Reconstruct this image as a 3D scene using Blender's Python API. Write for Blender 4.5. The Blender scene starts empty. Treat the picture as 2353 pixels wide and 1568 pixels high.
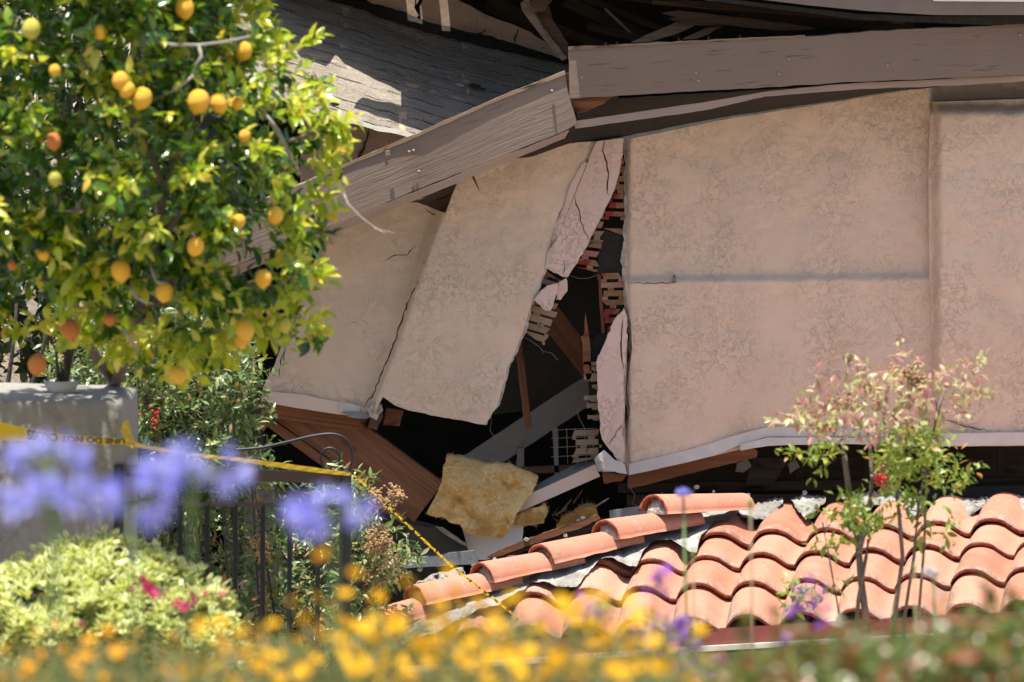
import bpy, bmesh, math, random
import numpy as np
from mathutils import Vector, Matrix

random.seed(7)
RNG = np.random.default_rng(7)
scene = bpy.context.scene
COL = scene.collection

# ------------------------------------------------------------------ camera
CAM = Vector((0.0, -27.0, 4.388))
PITCH = math.radians(4.0)
cd = bpy.data.cameras.new('camera')
cd.lens = 200.0; cd.sensor_width = 36.0; cd.sensor_fit = 'HORIZONTAL'
cd.clip_start = 0.1; cd.clip_end = 500.0
cd.dof.use_dof = True; cd.dof.focus_distance = 26.6; cd.dof.aperture_fstop = 3.6
cam = bpy.data.objects.new('camera', cd); COL.objects.link(cam)
cam.location = CAM; cam.rotation_euler = (math.radians(90) - PITCH, 0, 0)
scene.camera = cam

# ------------------------------------------------------------------ light
SUN = Vector((-0.10, -0.17, 1.0)).normalized()
SUN_EL = math.asin(SUN.z); SUN_AZ = math.atan2(SUN.x, SUN.y)
world = bpy.data.worlds.new('World'); scene.world = world; world.use_nodes = True
wt = world.node_tree
sky = wt.nodes.new('ShaderNodeTexSky'); sky.sky_type = 'NISHITA'; sky.sun_disc = False
sky.air_density = 0.9; sky.dust_density = 2.0; sky.ozone_density = 0.8
sky.sun_elevation = SUN_EL; sky.sun_rotation = SUN_AZ
wt.links.new(sky.outputs[0], wt.nodes['Background'].inputs[0])
wt.nodes['Background'].inputs[1].default_value = 0.115
sl = bpy.data.lights.new('sun', 'SUN'); sl.energy = 5.0; sl.angle = math.radians(0.53); sl.color = (1.0, 0.95, 0.86)
so = bpy.data.objects.new('sun', sl); COL.objects.link(so)
so.rotation_euler = (-SUN).to_track_quat('-Z', 'Y').to_euler()
scene.view_settings.view_transform = 'Standard'; scene.view_settings.look = 'None'
scene.view_settings.exposure = 0.92; scene.view_settings.gamma = 1.0
scene.view_settings.use_curve_mapping = False

# ------------------------------------------------------------------ projection helpers
FW = Vector((0, math.cos(PITCH), -math.sin(PITCH))); UP = Vector((0, math.sin(PITCH), math.cos(PITCH)))
K = 0.09 / 1176.5
def at(px, py, Y=0.0):
    d = FW + Vector((1, 0, 0)) * ((px - 1176.5) * K) + UP * ((784 - py) * K)
    return CAM + d * ((Y - CAM.y) / d.y)
def at_np(px, py, Y):
    sx = (np.asarray(px) - 1176.5) * K; sy = (784 - np.asarray(py)) * K
    dy = FW.y + sy * UP.y; dz = FW.z + sy * UP.z
    t = (np.asarray(Y) - CAM.y) / dy
    return np.stack([sx * t, CAM.y + dy * t, CAM.z + dz * t], -1)
def ppm(Y):                       # picture units per metre at depth Y
    return 1.0 / (K * (Y - CAM.y))
def to_px(P):
    P = np.asarray(P) - np.array(CAM)
    f = P @ np.array(FW); u = P @ np.array(UP)
    return 1176.5 + P[..., 0] / f / K, 784 - u / f / K

# ------------------------------------------------------------------ noise
def _hash(ix, iy, seed):
    h = (ix * 374761393 + iy * 668265263 + seed * 1442695041) & 0xFFFFFFFF
    h = ((h ^ (h >> 13)) * 1274126177) & 0xFFFFFFFF
    return h ^ (h >> 16)
def perlin(x, y, seed=0):
    x = np.asarray(x, float); y = np.asarray(y, float)
    ix = np.floor(x).astype(np.int64); iy = np.floor(y).astype(np.int64)
    fx = x - ix; fy = y - iy
    def g(a, b):
        t = (_hash(ix + a, iy + b, seed) & 1023) / 1023.0 * 2 * np.pi
        return np.cos(t) * (fx - a) + np.sin(t) * (fy - b)
    sx = fx * fx * fx * (fx * (fx * 6 - 15) + 10); sy = fy * fy * fy * (fy * (fy * 6 - 15) + 10)
    a = g(0, 0); b = g(1, 0); c = g(0, 1); d = g(1, 1)
    return 1.5 * ((a + (b - a) * sx) * (1 - sy) + (c + (d - c) * sx) * sy)
def fbm(x, y, seed=0, o=4):
    s = 0; a = 1.0
    for k in range(o):
        s = s + a * perlin(np.asarray(x) * 2 ** k, np.asarray(y) * 2 ** k, seed + k * 17); a *= 0.5
    return s
def sstep(a, b, x):
    t = np.clip((np.asarray(x, float) - a) / (b - a), 0, 1); return t * t * (3 - 2 * t)

# ------------------------------------------------------------------ objects
def wl(o):
    v = Vector((0, 0, 0))
    while o is not None:
        v += o.location; o = o.parent
    return v
def thing(name, label, cat, loc=(0, 0, 0), group=None):
    o = bpy.data.objects.new(name, None); COL.objects.link(o)
    o.location = loc; o.empty_display_size = 0.2
    o['label'] = label; o['category'] = cat; o['kind'] = 'thing'
    if group: o['group'] = group
    return o
def tag(o, label, cat, group=None):
    o['label'] = label; o['category'] = cat; o['kind'] = 'thing'
    if group: o['group'] = group
    return o
def kind(o, k, label=None):
    o['kind'] = k
    if label: o['label'] = label
    return o
def mesh_obj(name, V, F, mat=None, parent=None, smooth=True, uv=None, mats=None, fm=None, origin=None):
    V = np.asarray(V, float).reshape(-1, 3)
    if parent is not None: off = np.array(wl(parent))
    elif origin is not None: off = np.array(origin)
    else: off = np.zeros(3)
    V = V - off
    me = bpy.data.meshes.new(name)
    if isinstance(F, np.ndarray):
        k = F.shape[1]; n = F.shape[0]
        me.vertices.add(len(V)); me.vertices.foreach_set('co', V.astype(np.float32).ravel())
        me.loops.add(n * k); me.loops.foreach_set('vertex_index', F.astype(np.int32).ravel())
        me.polygons.add(n); me.polygons.foreach_set('loop_start', np.arange(0, n * k, k, dtype=np.int32))
        me.polygons.foreach_set('loop_total', np.full(n, k, dtype=np.int32))
        me.update(calc_edges=True); me.validate()
    else:
        me.from_pydata([tuple(v) for v in V], [], F); me.update()
    if uv is not None:
        uv = np.asarray(uv); L = me.uv_layers.new(name='UVMap')
        vi = np.empty(len(me.loops), dtype=np.int32); me.loops.foreach_get('vertex_index', vi)
        L.data.foreach_set('uv', uv[vi].astype(np.float32).ravel())
    if mats:
        for m in mats: me.materials.append(m)
        if fm is not None: me.polygons.foreach_set('material_index', np.asarray(fm, dtype=np.int32))
    elif mat: me.materials.append(mat)
    if smooth: me.polygons.foreach_set('use_smooth', np.ones(len(me.polygons), dtype=bool))
    o = bpy.data.objects.new(name, me); COL.objects.link(o)
    if parent is not None: o.parent = parent
    elif origin is not None: o.location = origin
    return o

class MB:
    def __init__(s): s.v = []; s.f = []; s.m = []
    def add(s, vs, fs, mi=0):
        b = len(s.v); s.v += [tuple(v) for v in vs]; s.f += [tuple(i + b for i in f) for f in fs]; s.m += [mi] * len(fs)
    def tube(s, pts, r0, r1=None, n=6, mi=0, cap=True):
        r1 = r0 if r1 is None else r1
        pts = [Vector(p) for p in pts]; N = len(pts); vs = []; fs = []
        for i, p in enumerate(pts):
            d = (pts[min(i + 1, N - 1)] - pts[max(i - 1, 0)]).normalized()
            a = d.cross(Vector((0, 0, 1)) if abs(d.z) < 0.95 else Vector((1, 0, 0))).normalized(); b = d.cross(a)
            r = r0 + (r1 - r0) * i / max(N - 1, 1)
            for k in range(n):
                t = 2 * math.pi * k / n; vs.append(p + a * (r * math.cos(t)) + b * (r * math.sin(t)))
        for i in range(N - 1):
            for k in range(n):
                fs.append((i * n + k, i * n + (k + 1) % n, (i + 1) * n + (k + 1) % n, (i + 1) * n + k))
        if cap:
            fs.append(tuple(range(n - 1, -1, -1))); fs.append(tuple((N - 1) * n + k for k in range(n)))
        s.add(vs, fs, mi)
    def box(s, c, e, mi=0, rz=0):
        c = Vector(c); vs = []
        R = Matrix.Rotation(rz, 3, 'Z')
        for x in (-1, 1):
            for y in (-1, 1):
                for z in (-1, 1): vs.append(c + R @ Vector((x * e[0] / 2, y * e[1] / 2, z * e[2] / 2)))
        s.add(vs, [(0, 1, 3, 2), (4, 6, 7, 5), (0, 4, 5, 1), (2, 3, 7, 6), (0, 2, 6, 4), (1, 5, 7, 3)], mi)
    def build(s, name, mat=None, parent=None, smooth=True, mats=None, origin=None):
        return mesh_obj(name, s.v, s.f, mat, parent, smooth, None, mats, s.m if mats else None, origin)

def resample(pts, n, Y):
    P = np.array([(p[0], p[1], p[2] if len(p) > 2 else Y) for p in pts], float)
    d = np.r_[0, np.cumsum(np.hypot(np.diff(P[:, 0]), np.diff(P[:, 1])))]
    t = np.linspace(0, d[-1], n)
    return np.stack([np.interp(t, d, P[:, i]) for i in range(3)], -1)

def slab(name, top, bot, Y=0.0, thick=0.04, mat=None, parent=None, step=0.03, left=None, right=None,
         disp=None, jag=0.0, ext=(0, 1, 0), back=True, seed=1, jagl=None, smooth=True, origin=None, mats=None):
    """A sheet between two outlines given in picture units, at its own depth, with thickness."""
    Lm = max(np.sum(np.hypot(*np.diff(np.array([p[:2] for p in q], float), axis=0).T)) for q in (top, bot)) / ppm(Y)
    H0 = math.hypot(top[0][0] - bot[0][0], top[0][1] - bot[0][1]); H1 = math.hypot(top[-1][0] - bot[-1][0], top[-1][1] - bot[-1][1])
    nu = max(2, int(Lm / step) + 1); nv = max(2, int(max(H0, H1) / ppm(Y) / step) + 1)
    if left: nv = max(nv, int(np.sum(np.hypot(*np.diff(np.array([p[:2] for p in left], float), axis=0).T)) / ppm(Y) / step) + 1)
    T = resample(top, nu, Y); B = resample(bot, nu, Y)
    Lf = resample(left, nv, Y) if left else resample([T[0], B[0]], nv, Y)
    Rt = resample(right, nv, Y) if right else resample([T[-1], B[-1]], nv, Y)
    if jag:
        a = jag * ppm(Y)
        def j(E, s):
            t = np.arange(len(E)) * step
            E = E.copy(); n = fbm(t * 9, t * 0 + s, s, 4) * a; w = np.minimum(1, np.minimum(np.arange(len(E)), np.arange(len(E))[::-1]) / 3.0)
            d = E[-1, :2] - E[0, :2]; d = d / (np.linalg.norm(d) + 1e-9)
            E[:, 0] += -d[1] * n * w; E[:, 1] += d[0] * n * w
            return E
        T = j(T, seed); B = j(B, seed + 5); Lf = j(Lf, seed + 9); Rt = j(Rt, seed + 13)
    u = np.linspace(0, 1, nu)[None, :, None]; v = np.linspace(0, 1, nv)[:, None, None]
    C = (1 - v) * T[None] + v * B[None] + (1 - u) * Lf[:, None] + u * Rt[:, None] \
        - ((1 - u) * (1 - v) * T[0] + u * (1 - v) * T[-1] + (1 - u) * v * B[0] + u * v * B[-1])
    W = at_np(C[..., 0], C[..., 1], C[..., 2])
    if disp is not None:
        W[..., 1] -= disp(C[..., 0], C[..., 1], W)
    # texture coordinates in metres
    du = np.r_[0, np.cumsum(np.linalg.norm(np.diff(W[nv // 2], axis=0), axis=1))]
    dv = np.r_[0, np.cumsum(np.linalg.norm(np.diff(W[:, nu // 2], axis=0), axis=1))]
    UV = np.stack([np.broadcast_to(du[None], (nv, nu)), np.broadcast_to(-dv[:, None], (nv, nu))], -1) + seed * 1.37
    n = nu * nv
    idx = np.arange(n).reshape(nv, nu)
    def quads(I): return np.stack([I[:-1, :-1], I[1:, :-1], I[1:, 1:], I[:-1, 1:]], -1).reshape(-1, 4)
    F = [quads(idx)]; V = [W.reshape(-1, 3)]; U = [UV.reshape(-1, 2)]
    if back and thick > 0:
        e = np.array(ext, float) * thick
        V.append(W.reshape(-1, 3) + e); U.append(UV.reshape(-1, 2)); F.append(quads(idx)[:, ::-1] + n)
        rim = np.r_[idx[0, :-1], idx[:-1, -1], idx[-1, :0:-1], idx[:0:-1, 0]]
        # separate rim verts so edges stay crisp
        R = len(rim); Wr = W.reshape(-1, 3)[rim]; Ur = UV.reshape(-1, 2)[rim]
        b = 2 * n; V += [Wr, Wr + e]; U += [Ur, Ur + np.array([0.0, thick])]
        i = np.arange(R); k = (i + 1) % R
        F.append(np.stack([b + i, b + k, b + R + k, b + R + i], -1))
    return mesh_obj(name, np.concatenate(V), np.concatenate(F), mat, parent, smooth, np.concatenate(U), origin=origin)

def board(name, a, b, h, Y=0.0, thick=0.04, mat=None, parent=None, Yb=None, jag=0.002, seed=1, ends=(0, 0), origin=None):
    """A straight board whose face centre line runs from picture point a to b; h in picture units."""
    Yb = Y if Yb is None else Yb
    d = Vector((b[0] - a[0], b[1] - a[1])).normalized(); nrm = Vector((d.y, -d.x)) * (h / 2)
    if nrm.y > 0: nrm = -nrm
    t = [(a[0] + nrm.x - d.x * ends[0], a[1] + nrm.y - d.y * ends[0], Y), (b[0] + nrm.x + d.x * ends[1], b[1] + nrm.y + d.y * ends[1], Yb)]
    q = [(a[0] - nrm.x, a[1] - nrm.y, Y), (b[0] - nrm.x, b[1] - nrm.y, Yb)]
    return slab(name, t, q, Y, thick, mat, parent, 0.03, jag=jag, seed=seed, origin=origin)

def prism(name, pts, Y=0.0, thick=0.03, mat=None, parent=None, jag=0.0, seed=1, step=0.02, disp=0.0, origin=None, ext=(0, 1, 0)):
    """A broken flat piece with the outline pts (picture units), at its own depth, with thickness."""
    P = []
    n = len(pts)
    for i in range(n):
        a = np.array(pts[i][:2], float); c = np.array(pts[(i + 1) % n][:2], float)
        ya = pts[i][2] if len(pts[i]) > 2 else Y; yc = pts[(i + 1) % n][2] if len(pts[(i + 1) % n]) > 2 else Y
        L = np.linalg.norm(c - a); k = max(1, int(L / ppm(Y) / step))
        for j in range(k):
            t = j / k; q = a + (c - a) * t; dd = (c - a) / (L + 1e-9)
            if j and jag: q = q + np.array([-dd[1], dd[0]]) * random.uniform(-1, 1) * jag * ppm(Y)
            P.append((q[0], q[1], ya + (yc - ya) * t))
    W = [at(*p) for p in P]; m = len(W)
    bm = bmesh.new()
    f = [bm.verts.new(w) for w in W]; e = Vector(ext) * thick
    bk = [bm.verts.new(w + e) for w in W]
    bm.faces.new(f); bm.faces.new(bk[::-1])
    for i in range(m): bm.faces.new((f[i], bk[i], bk[(i + 1) % m], f[(i + 1) % m]))
    bmesh.ops.triangulate(bm, faces=[x for x in bm.faces if len(x.verts) > 4])
    off = wl(parent) if parent is not None else Vector(origin or (0, 0, 0))
    uvl = bm.loops.layers.uv.new('UVMap')
    for fc in bm.faces:
        for l in fc.loops: l[uvl].uv = (l.vert.co.x + l.vert.co.y * .5, l.vert.co.z + l.vert.co.y * .5)
    for v in bm.verts: v.co -= off
    bmesh.ops.recalc_face_normals(bm, faces=bm.faces)
    me = bpy.data.meshes.new(name); bm.to_mesh(me); bm.free()
    if mat: me.materials.append(mat)
    o = bpy.data.objects.new(name, me); COL.objects.link(o)
    if parent is not None: o.parent = parent
    elif origin is not None: o.location = origin
    return o

def crack(pts, Y, w, parent, depth=0.004, seed=0):
    """A thin jagged crack line lying 2 mm proud of a stucco face."""
    rnd = random.Random(seed); Q = []
    for i in range(len(pts) - 1):
        a, b = Vector(pts[i]), Vector(pts[i + 1]); k = max(2, int((b - a).length / 9))
        for j in range(k): Q.append(a.lerp(b, j / k) + Vector((rnd.uniform(-2.2, 2.2), rnd.uniform(-2.2, 2.2))))
    Q.append(Vector(pts[-1])); vs = []; fs = []
    for i, q in enumerate(Q):
        d = (Q[min(i + 1, len(Q) - 1)] - Q[max(0, i - 1)]).normalized(); nn = Vector((-d.y, d.x))
        ww = w * rnd.uniform(.45, 1.2) * min(1, 0.25 + min(i, len(Q) - 1 - i) * .3)
        vs += [at(*(q + nn * ww / 2), Y), at(*(q - nn * ww / 2), Y)]
    for i in range(len(Q) - 1): fs.append((2 * i, 2 * i + 1, 2 * i + 3, 2 * i + 2))
    return mesh_obj('crack', vs, fs, M['crack'], parent, False)

# ------------------------------------------------------------------ materials
M = {}
class NT:
    def __init__(s, name):
        s.m = bpy.data.materials.new(name); s.m.use_nodes = True; s.t = s.m.node_tree
        s.p = s.t.nodes['Principled BSDF']; s.out = s.t.nodes['Material Output']
    def n(s, typ, ins=None, **kw):
        x = s.t.nodes.new(typ)
        for k, v in kw.items(): setattr(x, k, v)
        for k, v in (ins or {}).items(): s.set(x.inputs[k], v)
        return x
    def set(s, sock, v):
        if isinstance(v, bpy.types.NodeSocket): s.t.links.new(v, sock)
        elif isinstance(v, bpy.types.Node): s.t.links.new(v.outputs[0], sock)
        else: sock.default_value = v
    def coord(s, kind='Object', scale=(1, 1, 1), rot=(0, 0, 0), loc=(0, 0, 0)):
        c = s.n('ShaderNodeTexCoord')
        return s.n('ShaderNodeMapping', {'Vector': c.outputs[kind], 'Scale': scale, 'Rotation': rot, 'Location': loc}).outputs[0]
    def noise(s, vec, scale, detail=3, rough=.55, dist=0.0):
        return s.n('ShaderNodeTexNoise', {'Vector': vec, 'Scale': scale, 'Detail': detail, 'Roughness': rough, 'Distortion': dist}).outputs[0]
    def ramp(s, fac, stops, interp='LINEAR'):
        r = s.n('ShaderNodeValToRGB', {'Fac': fac}); cr = r.color_ramp; cr.interpolation = interp
        while len(cr.elements) < len(stops): cr.elements.new(0.5)
        for e, (p, c) in zip(cr.elements, stops):
            e.position = p; e.color = (*c, 1) if len(c) == 3 else c
        return r.outputs[0]
    def g(s, fac, a, b):                      # grey ramp a..b -> 0..1
        return s.ramp(fac, [(a, (0, 0, 0)), (b, (1, 1, 1))])
    def mix(s, fac, a, b, mode='MIX'):
        x = s.n('ShaderNodeMix', data_type='RGBA', blend_type=mode)
        s.set(x.inputs[0], fac); s.set(x.inputs[6], (*a, 1) if isinstance(a, tuple) and len(a) == 3 else a); s.set(x.inputs[7], (*b, 1) if isinstance(b, tuple) and len(b) == 3 else b)
        return x.outputs[2]
    def math(s, op, a, b=0.0):
        x = s.n('ShaderNodeMath', operation=op); s.set(x.inputs[0], a); s.set(x.inputs[1], b); return x.outputs[0]
    def bump(s, h, dist, strength=1.0, nrm=None):
        x = s.n('ShaderNodeBump', {'Height': h, 'Distance': dist, 'Strength': strength})
        if nrm is not None: s.set(x.inputs['Normal'], nrm)
        return x.outputs[0]
    def fin(s, color=None, rough=.8, normal=None, spec=None, key=None, **kw):
        if color is not None: s.set(s.p.inputs['Base Color'], (*color, 1) if isinstance(color, tuple) and len(color) == 3 else color)
        s.set(s.p.inputs['Roughness'], rough)
        if normal is not None: s.set(s.p.inputs['Normal'], normal)
        if spec is not None: s.p.inputs['Specular IOR Level'].default_value = spec
        for k, v in kw.items(): s.set(s.p.inputs[k.replace('_', ' ')], v)
        M[key or s.m.name] = s.m
        return s.m

def stucco(key, base, amp=1.0, pit_shade=0.05, sc=1.0, cover=.47):
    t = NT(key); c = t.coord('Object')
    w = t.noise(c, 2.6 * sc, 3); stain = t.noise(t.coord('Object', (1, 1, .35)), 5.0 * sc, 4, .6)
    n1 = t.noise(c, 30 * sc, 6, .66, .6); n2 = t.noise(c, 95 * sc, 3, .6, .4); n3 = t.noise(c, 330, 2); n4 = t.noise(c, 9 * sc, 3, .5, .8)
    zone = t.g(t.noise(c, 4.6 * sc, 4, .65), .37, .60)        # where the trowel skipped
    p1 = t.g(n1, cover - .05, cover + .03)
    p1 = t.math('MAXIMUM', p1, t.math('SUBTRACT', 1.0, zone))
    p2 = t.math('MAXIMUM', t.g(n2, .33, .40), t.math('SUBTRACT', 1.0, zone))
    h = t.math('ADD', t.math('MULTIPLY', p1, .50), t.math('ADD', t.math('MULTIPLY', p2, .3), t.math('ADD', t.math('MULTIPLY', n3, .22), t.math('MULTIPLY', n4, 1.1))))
    dm = t.math('MULTIPLY', t.math('SUBTRACT', 1.0, t.math('MULTIPLY', p1, p2)), pit_shade)  # crevice shade mixed into the colour as darker pits
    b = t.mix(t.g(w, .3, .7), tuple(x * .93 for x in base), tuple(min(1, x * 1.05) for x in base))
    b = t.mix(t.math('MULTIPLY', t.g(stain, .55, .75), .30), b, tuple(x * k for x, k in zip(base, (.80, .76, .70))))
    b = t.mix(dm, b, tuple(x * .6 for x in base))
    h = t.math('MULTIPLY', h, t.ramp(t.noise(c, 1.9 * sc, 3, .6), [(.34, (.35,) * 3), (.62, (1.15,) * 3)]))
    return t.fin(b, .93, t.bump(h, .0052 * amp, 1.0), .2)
stucco('stucco', (.650, .508, .398))
stucco('stucco_pink', (.65, .49, .425), .9, .05, 1.2)
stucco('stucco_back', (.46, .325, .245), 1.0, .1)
stucco('stucco_grey', (.27, .255, .225), .8, .06, .8)

def painted(key, base, amp, dens=1.0):
    t = NT(key); c = t.coord('UV')
    big = t.noise(c, 1.7, 2)
    g1 = t.noise(t.coord('UV', (2.2, 34, 1)), 1.6, 4, .65, .9); g2 = t.noise(t.coord('UV', (5, 120, 1)), 1.2, 3)
    zone = t.g(t.noise(t.coord('UV', (1.2, 5, 1)), 1.4, 2), .36, .52)
    h = t.math('MULTIPLY', t.math('ADD', t.g(g1, .38, .60), t.math('MULTIPLY', g2, .35)), zone)
    chip = t.g(t.noise(t.coord('UV', (4, 60, 1)), 2.0, 4, .7), .70, .72)
    col = t.mix(t.g(big, .3, .7), tuple(x * .92 for x in base), tuple(x * 1.08 for x in base))
    col = t.mix(t.math('MULTIPLY', chip, dens), col, (.05, .035, .025))
    return t.fin(col, t.ramp(g1, [(.3, (.42,) * 3), (.7, (.58,) * 3)]), t.bump(h, amp, 1.0, t.bump(t.noise(c, 300, 2), .0006)), .4)
painted('painted_board', (.185, .138, .110), .0012, .10)
painted('painted_fascia', (.185, .132, .100), .0010, .30)
painted('painted_trim', (.30, .225, .182), .0015, .3)
painted('painted_grey', (.42, .41, .42), .001, .3)
painted('painted_tan', (.60, .47, .40), .0006, .2)

def rawwood(key, dark, light, sc=1.0, amp=.002):
    t = NT(key)
    w = t.noise(t.coord('UV', (.8 * sc, 22 * sc, 1)), 1.3, 4, .6, .8)
    g = t.noise(t.coord('UV', (3, 110, 1)), 1.5, 3); kn = t.noise(t.coord('UV', (3, 6, 1)), 1.2, 2)
    f = t.math('ADD', t.math('MULTIPLY', w, .6), t.math('MULTIPLY', g, .4))
    col = t.mix(t.g(f, .32, .68), dark, light)
    col = t.mix(t.g(kn, .62, .72), col, tuple(x * .35 for x in dark))
    return t.fin(col, .8, t.bump(f, amp), .25)
rawwood('red_wood', (.10, .040, .020), (.26, .115, .058))
rawwood('old_wood', (.05, .030, .020), (.16, .090, .055))
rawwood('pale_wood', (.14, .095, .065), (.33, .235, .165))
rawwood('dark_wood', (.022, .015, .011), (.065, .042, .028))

def plain(key, col, rough=.7, nsc=0, namp=0, vary=.0, **kw):
    t = NT(key); c = t.coord('Object')
    cc = col
    if vary: cc = t.mix(t.g(t.noise(c, nsc * .5 or 5, 4), .3, .7), tuple(x * (1 - vary) for x in col), tuple(min(1, x * (1 + vary)) for x in col))
    nm = t.bump(t.noise(c, nsc, 4, .65), namp) if namp else None
    return t.fin(cc, rough, nm, **kw)
plain('crack', (.035, .026, .020), .95)
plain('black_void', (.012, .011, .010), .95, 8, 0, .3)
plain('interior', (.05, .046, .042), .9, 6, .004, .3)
plain('grey_paint', (.20, .19, .18), .6, 30, .001, .08)
plain('felt', (.016, .0145, .0135), .9, 60, .006, .35)
plain('drywall', (.72, .74, .76), .9, 150, .0005, .04)
plain('metal_flash', (.50, .485, .465), .45, 24, .002, .10)
plain('grey_metal', (.18, .19, .20), .5, 120, .001, .2)
plain('wire', (.20, .19, .18), .5)
plain('iron', (.007, .0075, .009), .5, 40, .0008, .2)
plain('ceramic', (.50, .50, .49), .35, 9, 0, .06)
plain('bark', (.14, .115, .09), .9, 60, .006, .35)
plain('bark_dark', (.05, .04, .033), .9, 60, .005, .3)
plain('twig_grey', (.30, .27, .23), .9, 60, .003, .25)
plain('red_board', (.22, .055, .045), .7, 40, .002, .12)
plain('white_board', (.62, .58, .53), .7, 30, .002, .12)
plain('gutter_paint', (.165, .12, .10), .5, 20, .001, .08)
plain('gutter_white', (.70, .68, .66), .5, 20, .001, .08)
plain('ink', (.012, .011, .010), .5)
plain('berry', (.48, .012, .015), .3)
plain('soil', (.29, .235, .17), .95, 14, .03, .35)
plain('stem_green', (.10, .15, .035), .6, 30, 0, .2)
plain('stem_dry', (.20, .17, .09), .8, 30, 0, .2)
plain('seed_tan', (.42, .27, .14), .8, 30, 0, .25)

# roofing sheet with torn felt courses
t = NT('roof_sheet'); c = t.coord('UV')
ln = t.noise(t.coord('UV', (1.0, 14, 1)), 1.0, 6, .66, .0); gr = t.noise(c, 95, 5, .75); bg = t.noise(c, 3.0, 5, .6); med = t.noise(t.coord('UV', (14, 40, 1)), 1.0, 4, .7)
wob = t.n('ShaderNodeSeparateXYZ', {0: c}); yy = t.math('ADD', wob.outputs[1], t.math('MULTIPLY', t.noise(t.coord('UV', (1.6, .3, 1)), 3.0, 5, .7), .018))
fr = t.math('FRACT', t.math('MULTIPLY', yy, 11.0)); seam = t.math('MULTIPLY', t.ramp(fr, [(0, (1, 1, 1)), (.07, (1, 1, 1)), (.13, (0, 0, 0)), (1, (0, 0, 0))]), t.g(t.noise(t.coord('UV', (5, 9, 1)), 1.2, 4, .7), .42, .56))
col = t.mix(t.g(bg, .3, .7), (.20, .168, .132), (.34, .29, .23))
col = t.mix(t.math('MULTIPLY', t.g(ln, .42, .66), .6), col, (.18, .155, .125))
col = t.mix(t.math('MULTIPLY', t.g(med, .45, .62), .5), col, (.40, .36, .30))
col = t.mix(t.g(gr, .56, .70), col, (.48, .44, .38))
col = t.mix(t.math('SUBTRACT', 1.0, t.g(gr, .36, .44)), col, (.08, .075, .07))
col = t.mix(t.math('MULTIPLY', seam, .85), col, (.045, .042, .04))
brk = t.n('ShaderNodeTexBrick', {'Vector': t.coord('UV', (1, 1, 1), (0, 0, 0), (.1, .2, 0)), 'Scale': 1.0, 'Brick Width': .62, 'Row Height': .6, 'Mortar Size': .022, 'Mortar Smooth': .3}).outputs[1]
tear = t.math('MULTIPLY', t.g(brk, .3, .6), t.g(t.noise(c, 14, 4, .7), .52, .57))
col = t.mix(tear, col, (.50, .37, .24))
t.fin(col, .95, t.bump(t.math('ADD', t.math('MULTIPLY', gr, .5), t.math('ADD', t.math('ADD', ln, t.math('MULTIPLY', med, .6)), t.math('MULTIPLY', seam, -.8))), .014), .15)

# terracotta
t = NT('terracotta'); c = t.coord('Object'); geo = t.n('ShaderNodeNewGeometry')
rnd = geo.outputs['Random Per Island']; suv = t.n('ShaderNodeSeparateXYZ', {0: t.n('ShaderNodeTexCoord').outputs['UV']})
col = t.ramp(rnd, [(0, (.34, .115, .070)), (.25, (.48, .185, .118)), (.5, (.42, .155, .096)), (.75, (.52, .235, .165)), (1, (.45, .170, .102))])
col = t.mix(t.g(t.noise(c, 4.5, 5, .6), .35, .68), col, t.mix(.35, col, (.55, .30, .21)))
nz = t.noise(c, 26, 6, .75); streak = t.noise(t.coord('Object', (30, 6, 6)), 1.6, 4, .6)
edge = t.math('ADD', t.math('SUBTRACT', 1.0, t.g(suv.outputs[0], .0, .22)), t.math('MULTIPLY', t.g(suv.outputs[1], .78, 1.0), .75))
wz = t.math('MULTIPLY', t.g(t.math('ADD', t.math('MULTIPLY', edge, .26), nz), .565, .70), .85)
col = t.mix(wz, col, t.mix(t.g(streak, .4, .6), (.17, .15, .13), (.36, .31, .255)))
col = t.mix(t.math('MULTIPLY', t.g(t.noise(c, 6.5, 6, .72, .5), .57, .68), .8), col, (.24, .215, .195))
col = t.mix(t.g(t.noise(c, 42, 5, .75), .665, .69), col, (.70, .62, .54))
t.fin(col, .88, t.bump(t.math('ADD', t.noise(c, 190, 3), t.math('MULTIPLY', t.noise(c, 20, 3), 1.5)), .0025), .18)
t = NT('terracotta_edge'); c = t.coord('Object')  # lip colour darkened for the shadow line under the tile edges
t.fin(t.mix(t.g(t.noise(c, 40, 4), .4, .6), (.15, .040, .022), (.27, .085, .048)), .9, t.bump(t.noise(c, 120, 4), .004), .15)
t = NT('mortar'); c = t.coord('Object')
t.fin(t.mix(t.g(t.noise(c, 9, 5), .4, .65), (.40, .375, .335), (.68, .66, .62)), .95, t.bump(t.math('ADD', t.noise(c, 22, 6, .65, .6), t.math('MULTIPLY', t.noise(c, 90, 5, .7), .8)), .035), .1)
t = NT('mortar_grey'); c = t.coord('Object')
t.fin(t.mix(t.g(t.noise(c, 25, 5), .4, .65), (.32, .30, .27), (.52, .49, .45)), .95, t.bump(t.noise(c, 90, 5), .012), .1)

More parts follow.
